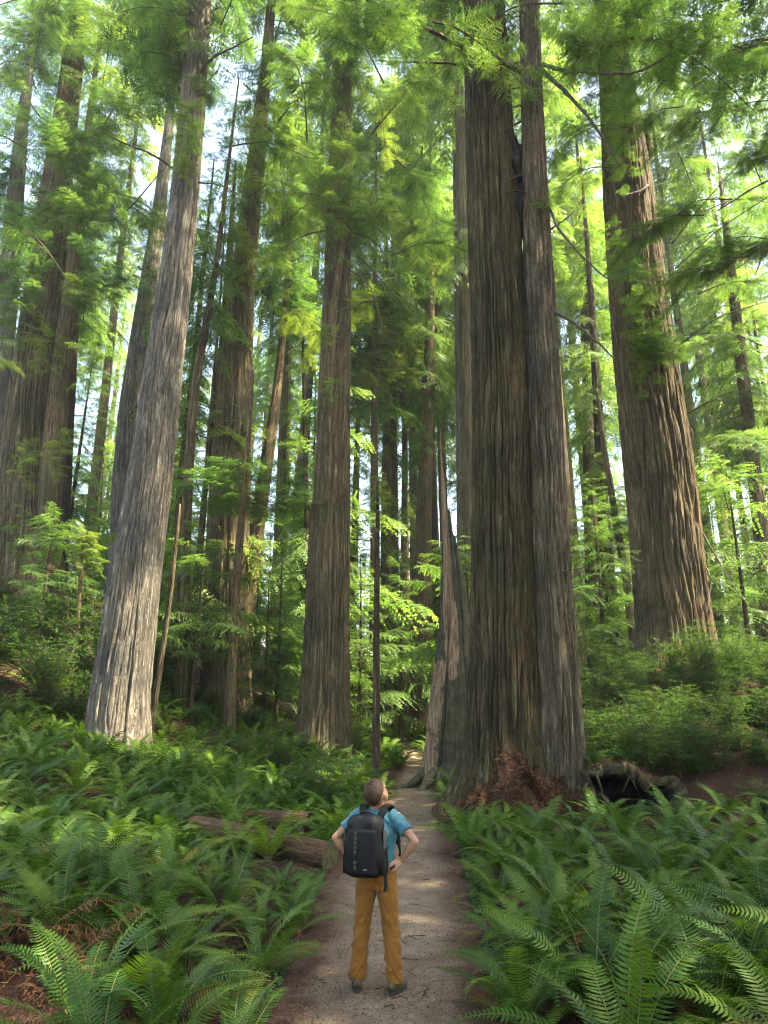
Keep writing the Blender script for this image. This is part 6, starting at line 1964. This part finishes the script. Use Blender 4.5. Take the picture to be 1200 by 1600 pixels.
def build_backpack(HX, HY, z0, yaw):
    root = empty('backpack', (HX, HY, z0), 'large black backpack with olive webbing strip worn by the hiker', 'backpack')
    root.rotation_euler = (0, 0, yaw - math.radians(5))
    root.scale = (1.05, 1.0, 1.0)
    cx, cyy = -0.024, -0.245
    def tp(co):
        f = (co.z + 0.25) / 0.5
        co.x *= 1.0 - 0.22 * max(0, f - 0.5) / 0.5 - 0.06 * max(0, 0.25 - f) / 0.25
        if co.y < 0: co.y *= 1.0 - 0.30 * max(0, f - 0.5) / 0.5 - 0.10 * max(0, 0.2 - f) / 0.2
        co.y -= 0.018 * math.cos(co.x / 0.165 * 1.4) * (1 if co.y < 0 else 0)
    bm = rounded_box((0, 0, 0), (0.36, 0.225, 0.505), 0.085, 6)
    bmesh.ops.subdivide_edges(bm, edges=[e for e in bm.edges if e.calc_length() > 0.09], cuts=5, use_grid_fill=True)
    for v in bm.verts:
        tp(v.co); v.co += Vector((cx, cyy, 1.205))
        v.co += Vector((0.006 * math.sin(v.co.z * 27 + v.co.x * 13), 0.008 * math.sin(v.co.x * 33 + v.co.z * 29), 0.004 * math.sin(v.co.x * 30)))
    bm_obj('main_bag', bm, M['nylon'], root)
    def tp2(co):
        f = (co.z + 0.19) / 0.38
        co.x *= 1.0 - 0.14 * max(0, f - 0.6) / 0.4
        co.y *= 1.0 - 0.25 * max(0, f - 0.5) / 0.5
    bm = rounded_box((cx, -0.345, 1.165), (0.285, 0.075, 0.375), 0.033, 4, tp2)
    for v in bm.verts:
        v.co.x += 0.005 * math.sin(v.co.z * 37 + 1); v.co.y += 0.005 * math.sin(v.co.x * 41 + v.co.z * 33)
    fp = bm_obj('front_pocket', bm, M['nylon'], root)
    # zips: arched cords round the pocket and the main opening
    for (w, h0, h1, y, r) in [(0.128, 1.05, 1.375, -0.318, 0.0035), (0.150, 1.10, 1.43, -0.265, 0.0035)]:
        P = bez([(cx - w, y, h0), (cx - w, y - 0.003, (h0 + h1) / 2), (cx - w * 0.82, y, h1 - 0.03), (cx - w * 0.4, y - 0.004, h1), (cx + w * 0.4, y - 0.004, h1), (cx + w * 0.82, y, h1 - 0.03), (cx + w, y - 0.003, (h0 + h1) / 2), (cx + w, y, h0)], 8)
        v, t, q = tube(P, r, 6)
        link('zip', new_mesh('zip', v, [q, t], M['nylon_grey'], smooth=True), root)
    # webbing strip with stitched loops
    V, Q = ribbon([(cx - 0.045, -0.372, 1.335), (cx - 0.045, -0.3865, 1.25), (cx - 0.045, -0.3870, 1.12), (cx - 0.043, -0.3860, 1.01)], 0.024, 0.004, [(1, 0, 0)] * 4)
    ws = link('webbing_strip', new_mesh('webbing_strip', V, Q, M['strap']), root)
    for k, z in enumerate([1.315, 1.278, 1.242, 1.206, 1.170, 1.085, 1.045]):
        bm = rounded_box((cx - 0.045, -0.386 + (0.010 if z > 1.3 else 0.003 if z > 1.26 else 0), z), (0.026, 0.010, 0.029), 0.003, 2)
        bm_obj('webbing_loop', bm, M['webbing'], ws)
    # grab handle
    v, t, q = tube(bez([(cx - 0.052, -0.205, 1.435), (cx - 0.045, -0.225, 1.470), (cx, -0.235, 1.480), (cx + 0.045, -0.225, 1.470), (cx + 0.052, -0.205, 1.435)], 6), 0.010, 8)
    link('handle', new_mesh('handle', v, [q, t], M['strap'], smooth=True), root)
    bm = rounded_box((cx, -0.298, 1.432), (0.095, 0.024, 0.030), 0.009, 3)
    bm_obj('top_label', bm, M['nylon_grey'], root)
    # grey side panels and a side pocket
    for sx in (-1, 1):
        bm = rounded_box((cx + sx * 0.175, -0.245, 1.235), (0.012, 0.085, 0.21), 0.005, 2)
        bm_obj('side_panel', bm, M['nylon_grey'], root)
        bm = rounded_box((cx + sx * 0.172, -0.240, 1.055), (0.030, 0.125, 0.16), 0.013, 3)
        bm_obj('side_pocket', bm, M['nylon'], root)
        V, Q = ribbon([(cx + sx * 0.181, -0.16, 1.19), (cx + sx * 0.187, -0.24, 1.175), (cx + sx * 0.150, -0.325, 1.16)], 0.016, 0.004, [(0, 0, 1)] * 3)
        link('compression_strap', new_mesh('compression_strap', V, Q, M['strap']), root)
    # shoulder straps
    for sx in (-1, 1):
        pts = [(sx * 0.070, -0.150, 1.400), (sx * 0.090, -0.118, 1.478), (sx * 0.108, -0.045, 1.512), (sx * 0.118, 0.035, 1.492), (sx * 0.122, 0.118, 1.405), (sx * 0.130, 0.148, 1.28), (sx * 0.158, 0.130, 1.16)]
        V, Q = ribbon(pts, 0.062, 0.016, [(1, 0, 0)] * 5 + [(1, -0.3 * sx, 0)] * 2)
        st = link('shoulder_strap', new_mesh('shoulder_strap', V, Q, M['nylon'], smooth=False), root)
        V, Q = ribbon([(sx * 0.158, 0.130, 1.165), (sx * 0.200, 0.060, 1.085), (sx * 0.205, -0.04, 1.040), (sx * 0.172, -0.155, 1.005)], 0.022, 0.004, [(0, 0.5, 1)] * 4)
        link('strap_webbing', new_mesh('strap_webbing', V, Q, M['strap']), st)
    # loose strap end hanging on the right
    V, Q = ribbon([(0.155, -0.250, 1.02), (0.163, -0.262, 0.95), (0.160, -0.258, 0.885), (0.150, -0.252, 0.845)], 0.026, 0.004, [(1, 0.2, 0)] * 4)
    link('hanging_strap', new_mesh('hanging_strap', V, Q, M['strap']), root)
    V, Q = ribbon([(0.205, -0.03, 1.30), (0.225, -0.06, 1.20), (0.232, -0.07, 1.13), (0.222, -0.06, 1.10)], 0.018, 0.003, [(1, 0.2, 0)] * 4)
    link('hanging_strap', new_mesh('hanging_strap', V, Q, M['strap']), root)
    bm = rounded_box((cx + 0.045, -0.3845, 1.035), (0.030, 0.004, 0.009), 0.0015, 1)
    bm_obj('print_mark', bm, M['mark'], fp)
build_backpack(*build_person())

# ------------------------------------------------------------------ air
def build_haze():
    m, nt, out = mat_new('pale_air')
    v = N(nt, 'ShaderNodeVolumePrincipled')
    v.inputs['Color'].default_value = (0.90, 0.95, 0.98, 1)
    v.inputs['Density'].default_value = 0.0004
    v.inputs['Anisotropy'].default_value = 0.35
    nt.links.new(v.outputs[0], out.inputs['Volume'])
    x0, x1, y0, y1, z0, z1 = -640, 640, -340, 940, -4, 100
    V = [(x, y, z) for x in (x0, x1) for y in (y0, y1) for z in (z0, z1)]
    Q = [(0, 1, 3, 2), (4, 6, 7, 5), (0, 4, 5, 1), (2, 3, 7, 6), (0, 2, 6, 4), (1, 5, 7, 3)]
    o = link('haze', new_mesh('haze', np.array(V, float), np.array(Q), m))
    tag(o, 'thin pale forest haze filling the air between the trunks', None, None, 'stuff')
build_haze()
scene.cycles.volume_bounces = 0
